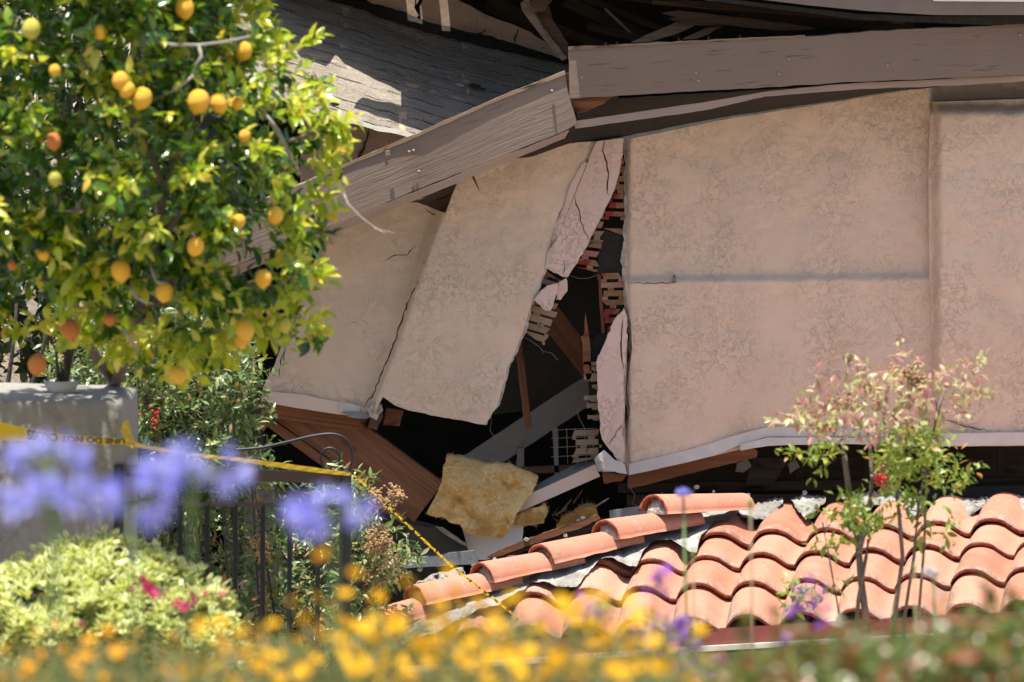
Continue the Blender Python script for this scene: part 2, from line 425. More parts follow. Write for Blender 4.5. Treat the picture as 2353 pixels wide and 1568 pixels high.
# printed paper lath
t = NT('lath_paper'); c = t.coord('Object'); geo = t.n('ShaderNodeNewGeometry')
col = t.mix(t.g(t.noise(c, 20, 3), .35, .65), (.19, .105, .055), (.29, .17, .095))
col = t.mix(t.g(t.noise(c, 11, 1, .4, .3), .59, .61), col, (.26, .045, .04))
col = t.mix(t.math('MULTIPLY', t.g(t.noise(c, 26, 5, .7), .55, .68), .7), col, (.07, .045, .03))
col = t.mix(t.math('MULTIPLY', t.g(geo.outputs['Random Per Island'], .78, .80), .8), col, (.36, .18, .16))
t.fin(col, .85, t.bump(t.noise(c, 60, 3), .002), .1)
t = NT('lath_pale'); c = t.coord('Object'); geo = t.n('ShaderNodeNewGeometry')
col = t.mix(geo.outputs['Random Per Island'], (.20, .15, .105), (.30, .22, .15))
col = t.mix(t.g(t.noise(c, 30, 3), .62, .66), col, (.16, .09, .06))
t.fin(col, .85, t.bump(t.noise(c, 60, 3), .002), .1)

# glass wool
t = NT('glass_wool'); c = t.coord('Object')
fb = t.noise(t.coord('Object', (1, 1, 1)), 22, 8, .72, 2.5); pa = t.noise(c, 7, 3, .5, .8); fine = t.noise(c, 90, 5, .75, 3.0)
col = t.mix(t.g(pa, .35, .65), (.74, .40, .09), (.84, .58, .21))
col = t.mix(t.g(fb, .52, .68), col, (.88, .74, .46))
col = t.mix(t.g(t.noise(c, 12, 4, .6, 1.5), .64, .70), col, (.86, .82, .74))
t.fin(col, 1.0, t.bump(t.math('ADD', fb, t.math('MULTIPLY', fine, .6)), .009), .0, Sheen_Weight=.3)

# police tape
t = NT('tape'); c = t.coord('Object')
d = t.n('ShaderNodeBsdfTranslucent', {'Color': (.85, .55, .02, 1)})
t.set(t.p.inputs['Base Color'], (.74, .50, .012, 1)); t.set(t.p.inputs['Roughness'], .28)
t.set(t.p.inputs['Normal'], t.bump(t.noise(c, 30, 3), .006))
mx = t.n('ShaderNodeMixShader', {0: .3, 1: t.p.outputs[0], 2: d.outputs[0]}); t.t.links.new(mx.outputs[0], t.out.inputs[0]); M['tape'] = t.m

def leafmat(key, stops, trans=.35, tcol=None, rough=.38, spec=.5, edge=None):
    t = NT(key); geo = t.n('ShaderNodeNewGeometry'); c = t.coord('Object')
    col = t.ramp(geo.outputs['Random Per Island'], stops)
    col = t.mix(t.math('MULTIPLY', t.g(t.noise(c, 9, 2), .3, .7), .35), col, t.mix(1.0, col, (.62, .66, .5), 'MULTIPLY'))
    if edge is not None:
        uv = t.n('ShaderNodeTexCoord').outputs['UV']; sep = t.n('ShaderNodeSeparateXYZ', {0: uv})
        wav = t.noise(c, 160, 2)
        m = t.g(t.math('ADD', t.math('ABSOLUTE', sep.outputs[0]), t.math('MULTIPLY', wav, .35)), .62, .74)
        col = t.mix(m, col, edge)
    t.set(t.p.inputs['Base Color'], col); t.set(t.p.inputs['Roughness'], rough); t.p.inputs['Specular IOR Level'].default_value = spec
    tr = t.n('ShaderNodeBsdfTranslucent', {'Color': t.mix(1.0, col, tcol or (1.5, 1.5, .55), 'MULTIPLY')})
    mx = t.n('ShaderNodeMixShader', {0: trans, 1: t.p.outputs[0], 2: tr.outputs[0]}); t.t.links.new(mx.outputs[0], t.out.inputs[0])
    M[key] = t.m; return t.m
leafmat('leaf_lemon', [(0, (.018, .055, .007)), (.35, (.042, .110, .009)), (.65, (.10, .19, .012)), (.9, (.20, .29, .02)), (1, (.42, .38, .04))], .24, (1.35, 1.5, .4), .23, .6)
leafmat('leaf_young', [(0, (.24, .35, .018)), (.4, (.40, .47, .03)), (.75, (.58, .58, .08)), (.93, (.70, .64, .15)), (1, (.64, .40, .05))], .40, (1.3, 1.35, .45), .24, .55)
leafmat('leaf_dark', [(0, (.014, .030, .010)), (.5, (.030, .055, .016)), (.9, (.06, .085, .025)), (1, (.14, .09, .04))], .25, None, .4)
leafmat('leaf_nandina', [(0, (.06, .115, .035)), (.4, (.12, .19, .065)), (.75, (.24, .30, .13)), (.92, (.40, .42, .22)), (1, (.36, .12, .07))], .32, (1.35, 1.35, .6), .33, .55)
leafmat('leaf_autumn', [(0, (.30, .34, .11)), (.28, (.42, .39, .18)), (.45, (.44, .30, .19)), (.65, (.44, .24, .19)), (.82, (.40, .18, .16)), (.94, (.30, .10, .09)), (1, (.22, .27, .08))], .36, (1.15, 1.1, .95), .45)
leafmat('leaf_fresh', [(0, (.12, .20, .03)), (.5, (.22, .30, .05)), (.85, (.34, .38, .08)), (1, (.42, .22, .08))], .42, (1.3, 1.3, .5), .42)
leafmat('leaf_varieg', [(0, (.16, .25, .045)), (.5, (.32, .40, .08)), (1, (.50, .52, .16))], .34, (1.3, 1.3, .6), .36, .55, (.80, .78, .46))
leafmat('leaf_hedge', [(0, (.045, .085, .015)), (.35, (.10, .15, .03)), (.58, (.16, .20, .045)), (.75, (.20, .10, .03)), (.88, (.26, .045, .025)), (1, (.34, .30, .16))], .32, (1.3, 1.2, .6), .32, .55)
leafmat('leaf_bed', [(0, (.07, .09, .02)), (.45, (.14, .155, .04)), (.8, (.20, .18, .07)), (1, (.20, .11, .05))], .35, (1.3, 1.3, .6), .6)
leafmat('petal_yellow', [(0, (.80, .44, .010)), (.6, (.84, .52, .015)), (1, (.82, .36, .010))], .35, (1.2, 1.05, .5), .6, .2)
leafmat('petal_orange', [(0, (.78, .33, .012)), (1, (.74, .40, .02))], .35, (1.2, 1.0, .5), .6, .2)
leafmat('petal_blue', [(0, (.30, .31, .76)), (.6, (.38, .38, .84)), (1, (.50, .50, .88))], .42, (1.05, 1.05, 1.1), .55, .25)
leafmat('petal_purple', [(0, (.24, .07, .42)), (.6, (.34, .12, .52)), (1, (.42, .20, .58))], .4, (1.1, 1.0, 1.1), .6, .2)
leafmat('petal_magenta', [(0, (.42, .012, .10)), (1, (.56, .03, .17))], .35, (1.2, .9, 1.0), .55, .25)
leafmat('petal_white', [(0, (.62, .58, .66)), (1, (.70, .68, .66))], .4, (1, 1, 1), .6, .2)
plain('flower_eye', (.55, .26, .010), .9, 200, .002, .3)
t = NT('lemon_peel'); c = t.coord('Object'); oi = t.n('ShaderNodeObjectInfo')
col = t.ramp(oi.outputs['Random'], [(0, (.84, .40, .018)), (.5, (.85, .46, .025)), (1, (.82, .36, .016))])
t.fin(t.mix(t.g(t.noise(c, 14, 3), .35, .7), col, (.86, .50, .04)), .36, t.bump(t.noise(c, 320, 2), .0022), .5)
t = NT('lemon_orange'); c = t.coord('Object')
t.fin(t.mix(t.g(t.noise(c, 20, 3), .4, .6), (.60, .20, .03), (.48, .16, .04)), .55, t.bump(t.noise(c, 300, 2), .002), .4)
t = NT('lemon_green'); c = t.coord('Object')
t.fin(t.mix(t.g(t.noise(c, 20, 3), .4, .6), (.42, .42, .05), (.56, .48, .06)), .45, t.bump(t.noise(c, 300, 2), .002), .5)
# ================================================================== GROUND
def ground_z(x, y):
    d = y + 27.0
    base = np.where(d < 8, 2.72, np.maximum(2.72 - (d - 8) * .131, .28))
    bank = 2.6 * sstep(-1.0, 5.0, y) * sstep(-1.5, -3.2, x)
    return base + bank + .04 * fbm(x * .9, y * .9, 3, 3)
gx = np.r_[np.linspace(-60, -7, 24), np.linspace(-6, 6, 90), np.linspace(7, 60, 24)]
gy = np.r_[np.linspace(-60, -28, 12), np.linspace(-27, 8, 150), np.linspace(9, 120, 40)]
GX, GY = np.meshgrid(gx, gy)
GV = np.stack([GX, GY, ground_z(GX, GY)], -1)
I = np.arange(GX.size).reshape(GX.shape)
ground = mesh_obj('ground', GV.reshape(-1, 3), np.stack([I[:-1, :-1], I[:-1, 1:], I[1:, 1:], I[1:, :-1]], -1).reshape(-1, 4), M['soil'])
kind(ground, 'structure', 'dry brown soil sloping down to the collapsed house')

# ================================================================== HOUSE (standing part)
house = thing('house', 'collapsed pink stucco house with sagging brown eaves above the tiled porch roof', 'house', (0.9, 0.0, 0.6))

def d_wall(px, py, W):
    led = 641 - (px - 1440) * .010 + 3 * perlin(px / 40, px * 0, 4)
    h = .048 * sstep(-10, 9, py - led)
    h = h + .010 * fbm(px / 160, py / 160, 2, 3) + .0022 * fbm(px / 26, py / 26, 6, 3)
    h = h - .03 * (1 - sstep(0, 16, px - 1438)) ** 2 + .02 * sstep(60, 0, px - 1440) * sstep(500, 300, py)
    h = h - .16 * sstep(2135, 2165, px) * sstep(262, 225, py)
    return h
wall_left = [(1440, 300), (1440, 400), (1441, 480), (1437, 560), (1435, 640), (1440, 700), (1449, 740), (1452, 800), (1448, 830), (1440, 895), (1448, 940), (1443, 976), (1438, 1022), (1436, 1058), (1444, 1090)]
wall = slab('wall', [(1440, 300), (1672, 262), (1891, 227), (2067, 198), (2160, 185), (2430, 160), (2900, 160)],
     [(1444, 1090), (1503, 1078), (1644, 1045), (1693, 1033), (1722, 1025), (1917, 1017), (2207, 1024), (2430, 1022), (2900, 1022)],
     0.0, .07, M['stucco'], house, .0085, left=wall_left, disp=d_wall, jag=.0)
slab('broken_edge', [(x + 8, y) for x, y in wall_left], [(x - 6, y + 1) for x, y in wall_left], .028, .03, M['mortar_grey'], house, .008, jag=.012, seed=36)
def d_pier(px, py, W):
    h = -.10 * (1 - sstep(0, 26, px - 2143 - 4 * perlin(py / 60, py * 0, 3))) ** 2 - .09 * (1 - sstep(0, 34, py - 236 - 6 * perlin(px / 50, px * 0, 8))) ** 1.6
    return h + .006 * fbm(px / 120, py / 120, 12, 3) + .002 * fbm(px / 26, py / 26, 16, 3)
slab('pier', [(2142, 236), (2430, 226), (2900, 226)], [(2160, 1022), (2430, 1020), (2900, 1020)], -.16, .22, M['stucco'], house, .0085,
     left=[(2142, 236), (2137, 400), (2139, 640), (2147, 860), (2150, 960), (2160, 1022)], disp=d_pier, seed=3)
slab('flashing', [(1446, 1067), (1586, 1033), (1693, 1000), (1760, 982), (1917, 983), (2148, 991)],
     [(1445, 1092), (1503, 1080), (1644, 1047), (1706, 1020), (1762, 1004), (1917, 1003), (2148, 1008)], -.066, .012, M['metal_flash'], house, .02, jag=.0025, seed=4)
slab('flashing', [(1700, 1022), (1765, 1006), (1917, 1005), (2150, 1010)],
     [(1702, 1036), (1770, 1024), (1917, 1020), (2160, 1026)], -.085, .03, M['metal_flash'], house, .02, jag=.002, seed=6)
slab('flashing', [(2161, 996), (2430, 993), (2900, 993)], [(2161, 1026), (2430, 1022), (2900, 1022)], -.19, .012, M['metal_flash'], house, .02, jag=.0015, seed=7)
crack([(2148, 905), (2152, 940), (2147, 965), (2158, 1000)], -.19, 4, house, seed=2)
crack([(2165, 962), (2200, 975), (2240, 985), (2280, 990)], -.172, 2.5, house, seed=8)
crack([(1447, 650), (1500, 652), (1560, 648)], -.052, 2, house, seed=3)
# nail stub standing on the ledge
mb = MB(); mb.tube([at(1549, 633, -.02), at(1549, 648, -.05)], .006, .010, 8); mb.build('pipe_stub', M['grey_metal'], house)

# eaves above the standing wall
slab('fascia_board', [(1306, 113), (1450, 106), (1600, 98), (1850, 85), (2049, 69), (2200, 63), (2430, 52), (2900, 52)],
     [(1309, 226), (1450, 219), (1628, 208), (1804, 199), (1935, 190), (2150, 181), (2430, 168), (2900, 168)], -.50, .045, M['painted_fascia'], house, .02, jag=.0035, seed=11, ext=(0, 1, .10))
slab('trim_strip', [(1318, 279), (1450, 260), (1620, 235), (1760, 211), (1935, 193), (2150, 183), (2430, 170), (2900, 170)],
     [(1322, 296), (1450, 278), (1620, 254), (1760, 222), (1979, 205), (2198, 197), (2430, 182), (2900, 182)], -.470, .035, M['painted_trim'], house, .02, jag=.002, seed=12)
slab('roofing_felt', [(1200, 352, -.30), (1321, 232, -.36), (1628, 214, -.40), (1935, 196, -.42), (2160, 190, -.40)],
     [(1180, 366, -.03), (1214, 371, -.03), (1321, 341, -.03), (1440, 320, -.03), (1672, 273, -.03), (1891, 239, -.03), (2067, 209, -.03), (2160, 200, -.04)], -.1, .012, M['felt'], house, .02, jag=.003, seed=13)
slab('eave_edge', [(1214, 360, -.06), (1321, 333, -.06), (1440, 313, -.06), (1672, 265, -.06), (1891, 231, -.06), (2080, 203, -.06)],
     [(1214, 370, -.06), (1321, 341, -.06), (1440, 321, -.06), (1672, 273, -.06), (1891, 238, -.06), (2080, 209, -.06)], -.06, .02, M['grey_metal'], house, .02, jag=.003, seed=14)
prism('splintered_rafter', [(1312, 228), (1410, 222), (1396, 232), (1362, 250), (1326, 262), (1315, 245)], -.44, .06, M['red_wood'], house, .004)
prism('splintered_rafter', [(1298, 172), (1308, 166), (1312, 232), (1326, 262), (1330, 282), (1318, 288), (1306, 230)], -.42, .10, M['dark_wood'], house, .004)
slab('worn_sunlit_edge', [(1306, 108), (1450, 101), (1600, 93), (1850, 81)], [(1306, 115), (1450, 107), (1600, 98), (1850, 85)], -.508, .03, M['pale_wood'], house, .02, jag=.004, seed=18)  # pale strip painting in the sunlight along the fascia's top edge
for (x, y) in [(1392, 104), (1418, 102), (1500, 97), (1560, 93), (1628, 90), (1700, 87)]:
    mb = MB(); w = at(x, y, -.50); mb.tube([w - Vector((0, 0, .01)), w + Vector((0, 0, .012))], .005, .007, 6); mb.build('nail', M['iron'], house)
rc = random.Random(4)
for i in range(26):
    x = rc.uniform(1330, 2330); f = rc.uniform(.12, .92) if i % 3 else rc.uniform(.75, .97); L = rc.uniform(14, 60)
    y0 = np.interp(x, [1306, 1850, 2200, 2430], [113, 85, 63, 52]); y1 = np.interp(x, [1309, 1628, 1935, 2430], [226, 208, 190, 168]); y = y0 + (y1 - y0) * f
    crack([(x, y), (x + L * .5, y - L * .03), (x + L, y - L * .06 + rc.uniform(-1, 1))], -.5035, 1.0, house, seed=200 + i)
for (x, y) in [(1337, 178), (1600, 168), (1604, 186), (1812, 136), (1790, 170), (2040, 150), (2344, 80)]:
    mb = MB(); mb.tube([at(x, y, -.500), at(x, y, -.506)], .009, .007, 8); mb.build('nail', M['painted_trim'], house)
# top eave: gutter and black flashing
slab('gutter', [(1700, -34), (1861, -30), (2150, -16), (2430, -14), (2900, -14)], [(1738, -2), (1861, 13), (1997, 26), (2150, 35), (2430, 35), (2900, 35)], -.62, .09, M['gutter_paint'], house, .03, seed=15)
slab('gutter', [(2145, -20), (2430, -18), (2900, -18)], [(2145, 3), (2430, 5), (2900, 5)], -.635, .012, M['gutter_white'], house, .03, seed=16)
slab('roof_flashing', [(1620, -10), (1703, 2), (1979, 33), (2150, 38), (2430, 36), (2900, 36)], [(1620, 2), (1703, 11), (1979, 46), (2264, 58), (2430, 54), (2900, 54)], -.55, .02, M['felt'], house, .03, jag=.002, seed=17)
# upper roof: unseen slab, outline shaped to throw shade on the fallen roof sheet
DT = [(540, -70), (754, -2), (841, 24), (918, 53), (994, 79), (1108, 106), (1298, 146), (1420, 172)]
DB = [(520, 185), (684, 235), (774, 261), (870, 288), (950, 306), (1100, 350), (1298, 412), (1420, 452)]
def deckY(px, py):
    yt = np.interp(px, [p[0] for p in DT], [p[1] for p in DT]); yb = np.interp(px, [p[0] for p in DB], [p[1] for p in DB])
    return .9 + (.05 - .9) * (py - yt) / (yb - yt)
ZR = 4.26
edge = []
for p in [(560, 20), (640, 78), (674, 105), (690, 132), (712, 142), (748, 157), (770, 124), (790, 146), (814, 157), (861, 183), (921, 213), (922, 250), (825, 228), (812, 248), (900, 278), (990, 312)]:
    w = at(*p, float(deckY(*p))); k = (ZR - w.z) / SUN.z
    edge.append((w.x + SUN.x * k, w.y + SUN.y * k))
def slab_xy(px_, py_, Y_):
    w = at(px_, py_, Y_); k = (ZR - w.z) / SUN.z
    return w.x + SUN.x * k, w.y + SUN.y * k
notch = []
for (xa, xb, yy) in ((1008, 1036, 78), (930, 972, 60)):          # two notches added to the slab to let sun patches through
    (x0, y0), (x1, y1) = slab_xy(xb, yy + 4, .89), slab_xy(xa, yy - 6, .89)
    notch += [(x0, 4.2), (x0, y0), (x1, y1 - .01), (x1, 4.2)]
poly = edge + [(.10, -.06), (.24, -.20), (.26, -.66), (3.8, -.66), (3.8, 4.2)] + notch + [(-1.6, 4.2), (-1.5, 1.4)]
mb = MB(); n = len(poly)
vs = [(x, y, ZR) for x, y in poly] + [(x, y, ZR + .16) for x, y in poly]
mb.add(vs, [tuple(range(n - 1, -1, -1)), tuple(range(n, 2 * n))] + [(i, (i + 1) % n, n + (i + 1) % n, n + i) for i in range(n)])
mb.build('upper_roof_blocker', M['dark_wood'], house, False)
for k in (0, 4):  # unseen covers added to cut the notch sunlight short
    (xr, _), (_, yn), (xl, yf), _ = notch[k:k + 4]
    mb = MB(); mb.box(((xr + xl) / 2, (yn + .13 + 4.2) / 2, ZR + .20), (xr - xl + .1, 4.2 - yn - .13, .04)); mb.build('unseen_notch_cover', M['dark_wood'], house, False)
# dark rooms behind the openings
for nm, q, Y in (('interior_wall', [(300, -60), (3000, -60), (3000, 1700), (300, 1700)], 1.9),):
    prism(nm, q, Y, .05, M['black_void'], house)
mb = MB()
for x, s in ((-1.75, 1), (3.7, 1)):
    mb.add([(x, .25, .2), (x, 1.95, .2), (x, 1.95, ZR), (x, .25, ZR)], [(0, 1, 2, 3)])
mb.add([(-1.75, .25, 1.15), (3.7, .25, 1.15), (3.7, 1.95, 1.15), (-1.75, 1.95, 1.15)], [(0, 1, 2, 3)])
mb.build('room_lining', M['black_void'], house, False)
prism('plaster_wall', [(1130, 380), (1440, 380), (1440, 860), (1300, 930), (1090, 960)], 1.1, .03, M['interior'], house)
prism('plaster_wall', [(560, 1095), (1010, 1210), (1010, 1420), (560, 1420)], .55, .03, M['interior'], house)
# crawl space under the standing wall
prism('sill_board', [(1444, 1089), (1640, 1046), (1722, 1024), (1741, 1038), (1738, 1052), (1600, 1085), (1443, 1124)], .02, .09, M['red_wood'], house, .002)
board('floor_joist', (1420, 1122), (2400, 1108), 22, .35, .05, M['dark_wood'], house)
board('floor_joist', (1440, 1150), (2400, 1146), 24, .25, .05, M['dark_wood'], house, seed=3)
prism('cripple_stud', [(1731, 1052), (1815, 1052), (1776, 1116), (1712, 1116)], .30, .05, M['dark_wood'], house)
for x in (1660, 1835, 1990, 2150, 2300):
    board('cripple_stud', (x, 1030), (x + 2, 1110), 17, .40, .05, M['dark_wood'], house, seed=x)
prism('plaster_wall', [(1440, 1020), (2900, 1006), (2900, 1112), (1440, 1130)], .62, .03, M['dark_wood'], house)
prism('concrete_pad', [(2070, 1132), (2120, 1124), (2430, 1112), (2430, 1160), (2080, 1160)], .10, .2, M['felt'], house)
prism('scrap_and_light_spot', [(1694, 1064), (1716, 1056), (1728, 1072), (1708, 1086), (1690, 1084)], .3, .02, M['stucco_grey'], house, .004)
prism('scrap_and_light_spot', [(1810, 1066), (1830, 1058), (1838, 1074), (1815, 1090)], .35, .02, M['stucco_grey'], house, .004)
# stucco of the part behind the fallen eave
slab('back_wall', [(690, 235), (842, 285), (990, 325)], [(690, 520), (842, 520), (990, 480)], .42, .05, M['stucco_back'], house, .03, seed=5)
crack([(846, 296), (840, 330), (828, 352), (822, 372)], .40, 9, house, seed=5)
crack([(812, 360), (806, 384)], .40, 4, house, seed=6)
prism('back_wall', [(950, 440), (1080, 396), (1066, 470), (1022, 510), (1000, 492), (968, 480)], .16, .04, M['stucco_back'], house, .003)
crack([(985, 470), (1015, 455), (1050, 440)], .152, 2.5, house, seed=15)
prism('scrap_and_light_spot', [(955, 457), (966, 452), (975, 456), (962, 461)], -.10, .02, M['mortar'], house, .002)  # pale scrap painted in for a bright spot of light
# attic
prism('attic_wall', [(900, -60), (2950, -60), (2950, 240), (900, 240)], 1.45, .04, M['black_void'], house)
for i, (a, b, h, Y, m) in enumerate([((1300, 4), (1500, 92), 26, .9, 'dark_wood'), ((1340, -6), (1560, 84), 14, .8, 'dark_wood'), ((1265, 60), (1420, 120), 22, 1.0, 'dark_wood'),
        ((1420, -8), (1700, 26), 14, .5, 'dark_wood'), ((1120, 6), (1270, 80), 40, 1.2, 'dark_wood'), ((1500, 6), (2080, 52), 9, .1, 'old_wood'), ((1560, 2), (2000, 44), 6, .0, 'dark_wood'),
        ((1350, 60), (1540, 108), 18, .7, 'dark_wood'), ((1700, 40), (2100, 62), 20, .3, 'dark_wood'), ((1390, 20), (1470, 96), 6, .75, 'grey_paint')]):
    board('attic_board', a, b, h, Y, .04, M[m], house, seed=20 + i)
prism('attic_board', [(1519, 31), (1540, 28), (1554, 25), (1650, 36), (1760, 48), (1883, 66), (1804, 72), (1672, 60), (1567, 57), (1560, 48), (1535, 44), (1556, 40)], -.05, .03, M['old_wood'], house, .003)

# ================================================================== FALLEN PIECES
HX = (1.0, 0, 0)
rd = thing('roof_sheet', 'fallen sheet of grey roofing felt lying on its side, streaked with sunlight', 'roof section', tuple(at(900, 250, .3)))
def d_deck(px, py, W):
    return .012 * fbm(px / 120, py / 60, 3, 3) + .010 * sstep(.0, .25, np.sin((py - .24 * px) / 5.2 + .6 * perlin(px / 130, py / 60, 2)) * .5) * .4
slab('sheet', [(p[0], p[1], .9) for p in DT], [(p[0], p[1], .05) for p in DB], .4, .03, M['roof_sheet'], rd, .014, disp=d_deck, jag=.004, seed=2)
slab('edge_strip', [(520, 186, .03), (684, 236, .03), (774, 262, .03), (870, 289, .03), (950, 307, .03), (1040, 332, .03)],
     [(520, 198, .0), (684, 248, .0), (774, 274, .0), (870, 301, .0), (950, 318, .0), (1040, 343, .0)], .0, .02, M['stucco_grey'], rd, .015, jag=.006, seed=8)
slab('felt_edge', [(600, -60, .93), (760, -14, .93), (928, 28, .93), (975, 48, .93), (1041, 66, .93), (1127, 84, .93), (1303, 139, .93)],
     [(600, -40, .88), (754, 0, .88), (841, 26, .88), (918, 55, .88), (994, 81, .88), (1108, 108, .88), (1303, 149, .88)], .9, .03, M['felt'], rd, .012, jag=.008, seed=9)
mb = MB(); pts = [at(1127 + 28 * t, 78 - 2 * t + 0 * t, .86) for t in (-3.2, -2, -1, 0)] + [at(1108, 72, .84), at(1118, 68, .83)]
mb.tube([at(1040, 68, .86), at(1070, 76, .85), at(1094, 79, .84), at(1108, 76, .83), at(1117, 69, .82)], .008, .003, 5); mb.build('torn_felt', M['felt'], rd)
for i, (x, y, s) in enumerate([(1090, 198, 16), (1056, 196, 12), (1108, 205, 9), (700, 215, 8), (768, 240, 12), (942, 228, 5)]):
    a = random.uniform(0, 3); prism('felt_scrap', [(x - s, y - 2, ), (x - s * .2, y - s * .4), (x + s, y - 1), (x + s * .8, y + s * .3), (x, y + s * .35)], float(deckY(x, y)) - .05, .008, M['stucco_grey' if i % 2 else 'felt'], rd, .004)

sp = thing('stucco_slab', 'curved slab of tan stucco jammed above the fallen roofing sheet', 'wall fragment', tuple(at(1100, 60, 1.05)))
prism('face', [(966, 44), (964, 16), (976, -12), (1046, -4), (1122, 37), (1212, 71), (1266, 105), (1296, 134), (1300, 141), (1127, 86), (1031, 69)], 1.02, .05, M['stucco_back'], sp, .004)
crack([(1192, 70), (1184, 90), (1180, 98)], 1.012, 8, sp, seed=4)
crack([(1255, 104), (1240, 118), (1262, 128)], 1.012, 2.5, sp, seed=6)
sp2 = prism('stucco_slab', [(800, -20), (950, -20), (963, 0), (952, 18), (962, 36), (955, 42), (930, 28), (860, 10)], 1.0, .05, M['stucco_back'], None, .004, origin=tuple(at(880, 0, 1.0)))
tag(sp2, 'smaller broken stucco slab with a sunlit corner, left of the curved tan slab', 'wall fragment')

pp = thing('broken_post', 'leaning weathered post in the dark attic gap beside the long brown fascia', 'post', tuple(at(1300, 132, .2)))
prism('face', [(1196, 8), (1214, -6), (1222, 20), (1262, 82), (1304, 134), (1292, 140), (1240, 78), (1199, 24)], .30, .02, M['pale_wood'], pp, .002)
prism('side', [(1215, 10), (1228, 22), (1262, 14), (1268, 44), (1306, 100), (1306, 136), (1262, 82), (1222, 22)], .33, .05, M['old_wood'], pp, .003)
prism('bracket', [(1216, 6), (1240, -14), (1276, -14), (1252, 26), (1224, 30)], .22, .06, M['old_wood'], pp, .004)
for i, q in enumerate([[(1449, 99), (1478, 84), (1558, 50), (1602, 56), (1560, 76), (1497, 95)], [(1567, 91), (1620, 66), (1640, 62), (1659, 61), (1625, 80), (1602, 89)]]):
    o = prism('broken_plank', q, .06 + .05 * i, .03, M['pale_wood'], None, .002, origin=tuple(at(q[0][0], q[0][1], .06)))
    tag(o, ['longer pale splintered plank leaning in the attic gap above the long brown fascia', 'short pale splintered plank lying right of the longer one in the attic gap'][i], 'plank')

# fallen eave with its fascia
ev = thing('fallen_eave', 'broken brown fascia board with flaking paint sloping down towards the lemon tree', 'fascia board', tuple(at(1000, 380, -.5)))
slab('fascia_board', [(440, 530, -.40), (738, 404, -.45), (908, 332, -.48), (968, 306, -.5), (1141, 229, -.5), (1298, 166, -.5)],
     [(430, 656, -.40), (708, 541, -.45), (908, 456, -.48), (1308, 297, -.5), (1326, 283, -.5)], -.5, .045, M['painted_board'], ev, .02,
     right=[(1298, 166, -.5), (1303, 205, -.5), (1316, 250, -.5), (1326, 283, -.5)], jag=.003, seed=21, ext=(0, 1, .16))
slab('trim_strip', [(430, 660, -.41), (708, 544, -.46), (908, 459, -.49), (1308, 300, -.51)],
     [(430, 680, -.39), (708, 564, -.44), (761, 543, -.45), (908, 479, -.47), (1024, 432, -.49), (1298, 318, -.49)], -.5, .03, M['painted_trim'], ev, .02, jag=.002, seed=22)
slab('worn_sunlit_edge', [(738, 400, -.455), (908, 328, -.49), (968, 302, -.51), (1141, 225, -.51), (1298, 163, -.51)], [(738, 408, -.455), (908, 336, -.49), (968, 310, -.51), (1141, 233, -.51), (1299, 171, -.51)], -.5, .03, M['pale_wood'], ev, .02, jag=.004, seed=25)
slab('eave_soffit', [(430, 560, .12), (738, 432, .12), (968, 332, .12), (1290, 196, .12)], [(430, 566, -.36), (738, 440, -.40), (968, 342, -.45), (1294, 206, -.45)], 0, .02, M['old_wood'], ev, .05, jag=.003, seed=23)
for (x, y, a, L) in [(1235, 185, .5, 16), (884, 338, 1.3, 12), (1060, 262, .4, 10), (1178, 214, .3, 9)]:
    prism('splinter', [(x - 3, y + 6), (x + L * math.cos(a), y - L * math.sin(a)), (x + 5, y + 5)], -.49, .008, M['red_wood'], ev)
for (x, y) in [(940, 350), (950, 347), (962, 395), (1268, 210)]:
    mb = MB(); mb.tube([at(x, y, -.512), at(x + 1, y - 1, -.535)], .009, .005, 6); mb.build('nail', M['painted_trim'], ev)
for (x, y, s) in [(890, 354, .6)]:
    prism('paint_flake', [(x - 8 * s, y - 10 * s), (x + 9 * s, y - 12 * s), (x + 12 * s, y + 8 * s), (x + 1, y + 4 * s), (x - 6 * s, y + 12 * s)], -.515, .006, M['painted_board'], ev, .002, ext=(0, 1, .3))
prism('splinter', [(1083, 405), (1089, 404), (1103, 440), (1099, 436)], -.20, .004, M['old_wood'], ev)

# leaning wall panel with a stepped face
pn = thing('fallen_wall', 'leaning pink stucco wall panel with a stepped fold, torn loose under the broken fascia', 'wall panel', tuple(at(900, 930, -.05)))
FOLD = [(1062, 380), (1030, 470), (1000, 545), (960, 660), (925, 770), (890, 860), (868, 915), (862, 960)]
def d_panel(px, py, W):
    fx = np.interp(py, [p[1] for p in FOLD], [p[0] for p in FOLD])
    wd = np.interp(py, [420, 930], [46, 14])
    s = (px - fx + wd * .9) / wd
    h = .11 * sstep(0, 1, s) - .11
    h = h + .012 * fbm(px / 150, py / 150, 22, 3) + .0022 * fbm(px / 26, py / 26, 26, 3)
    cr = np.interp(py, [470, 560, 700, 940], [1015, 985, 935, 855])
    h = h - .008 * np.exp(-((px - cr + 4 * perlin(py / 18, py * 0, 5)) / 3.0) ** 2)
    lx = np.interp(py, [540, 915], [742, 598]); h = h - .05 * (1 - sstep(0, 26, px - lx)) ** 2
    return h
PL = [(748, 500), (738, 560), (705, 640), (676, 715), (650, 785), (625, 850), (606, 885), (598, 915)]
PR = [(1366, 325), (1350, 371), (1321, 431), (1285, 488), (1271, 544), (1253, 617), (1227, 685), (1198, 770), (1187, 804), (1164, 847), (1151, 906), (1141, 936), (1113, 976)]
slab('face', [(748, 500), (850, 470), (905, 468), (958, 468), (1000, 484), (1024, 490), (1042, 440), (1062, 392), (1200, 340), (1366, 325)],
     [(598, 915), (640, 926), (760, 946), (838, 958), (862, 950), (872, 908), (905, 930), (947, 946), (1010, 958), (1070, 968), (1113, 976)],
     -.08, .05, M['stucco'], pn, .0085, left=PL, right=PR, disp=d_panel, jag=.004, seed=31)
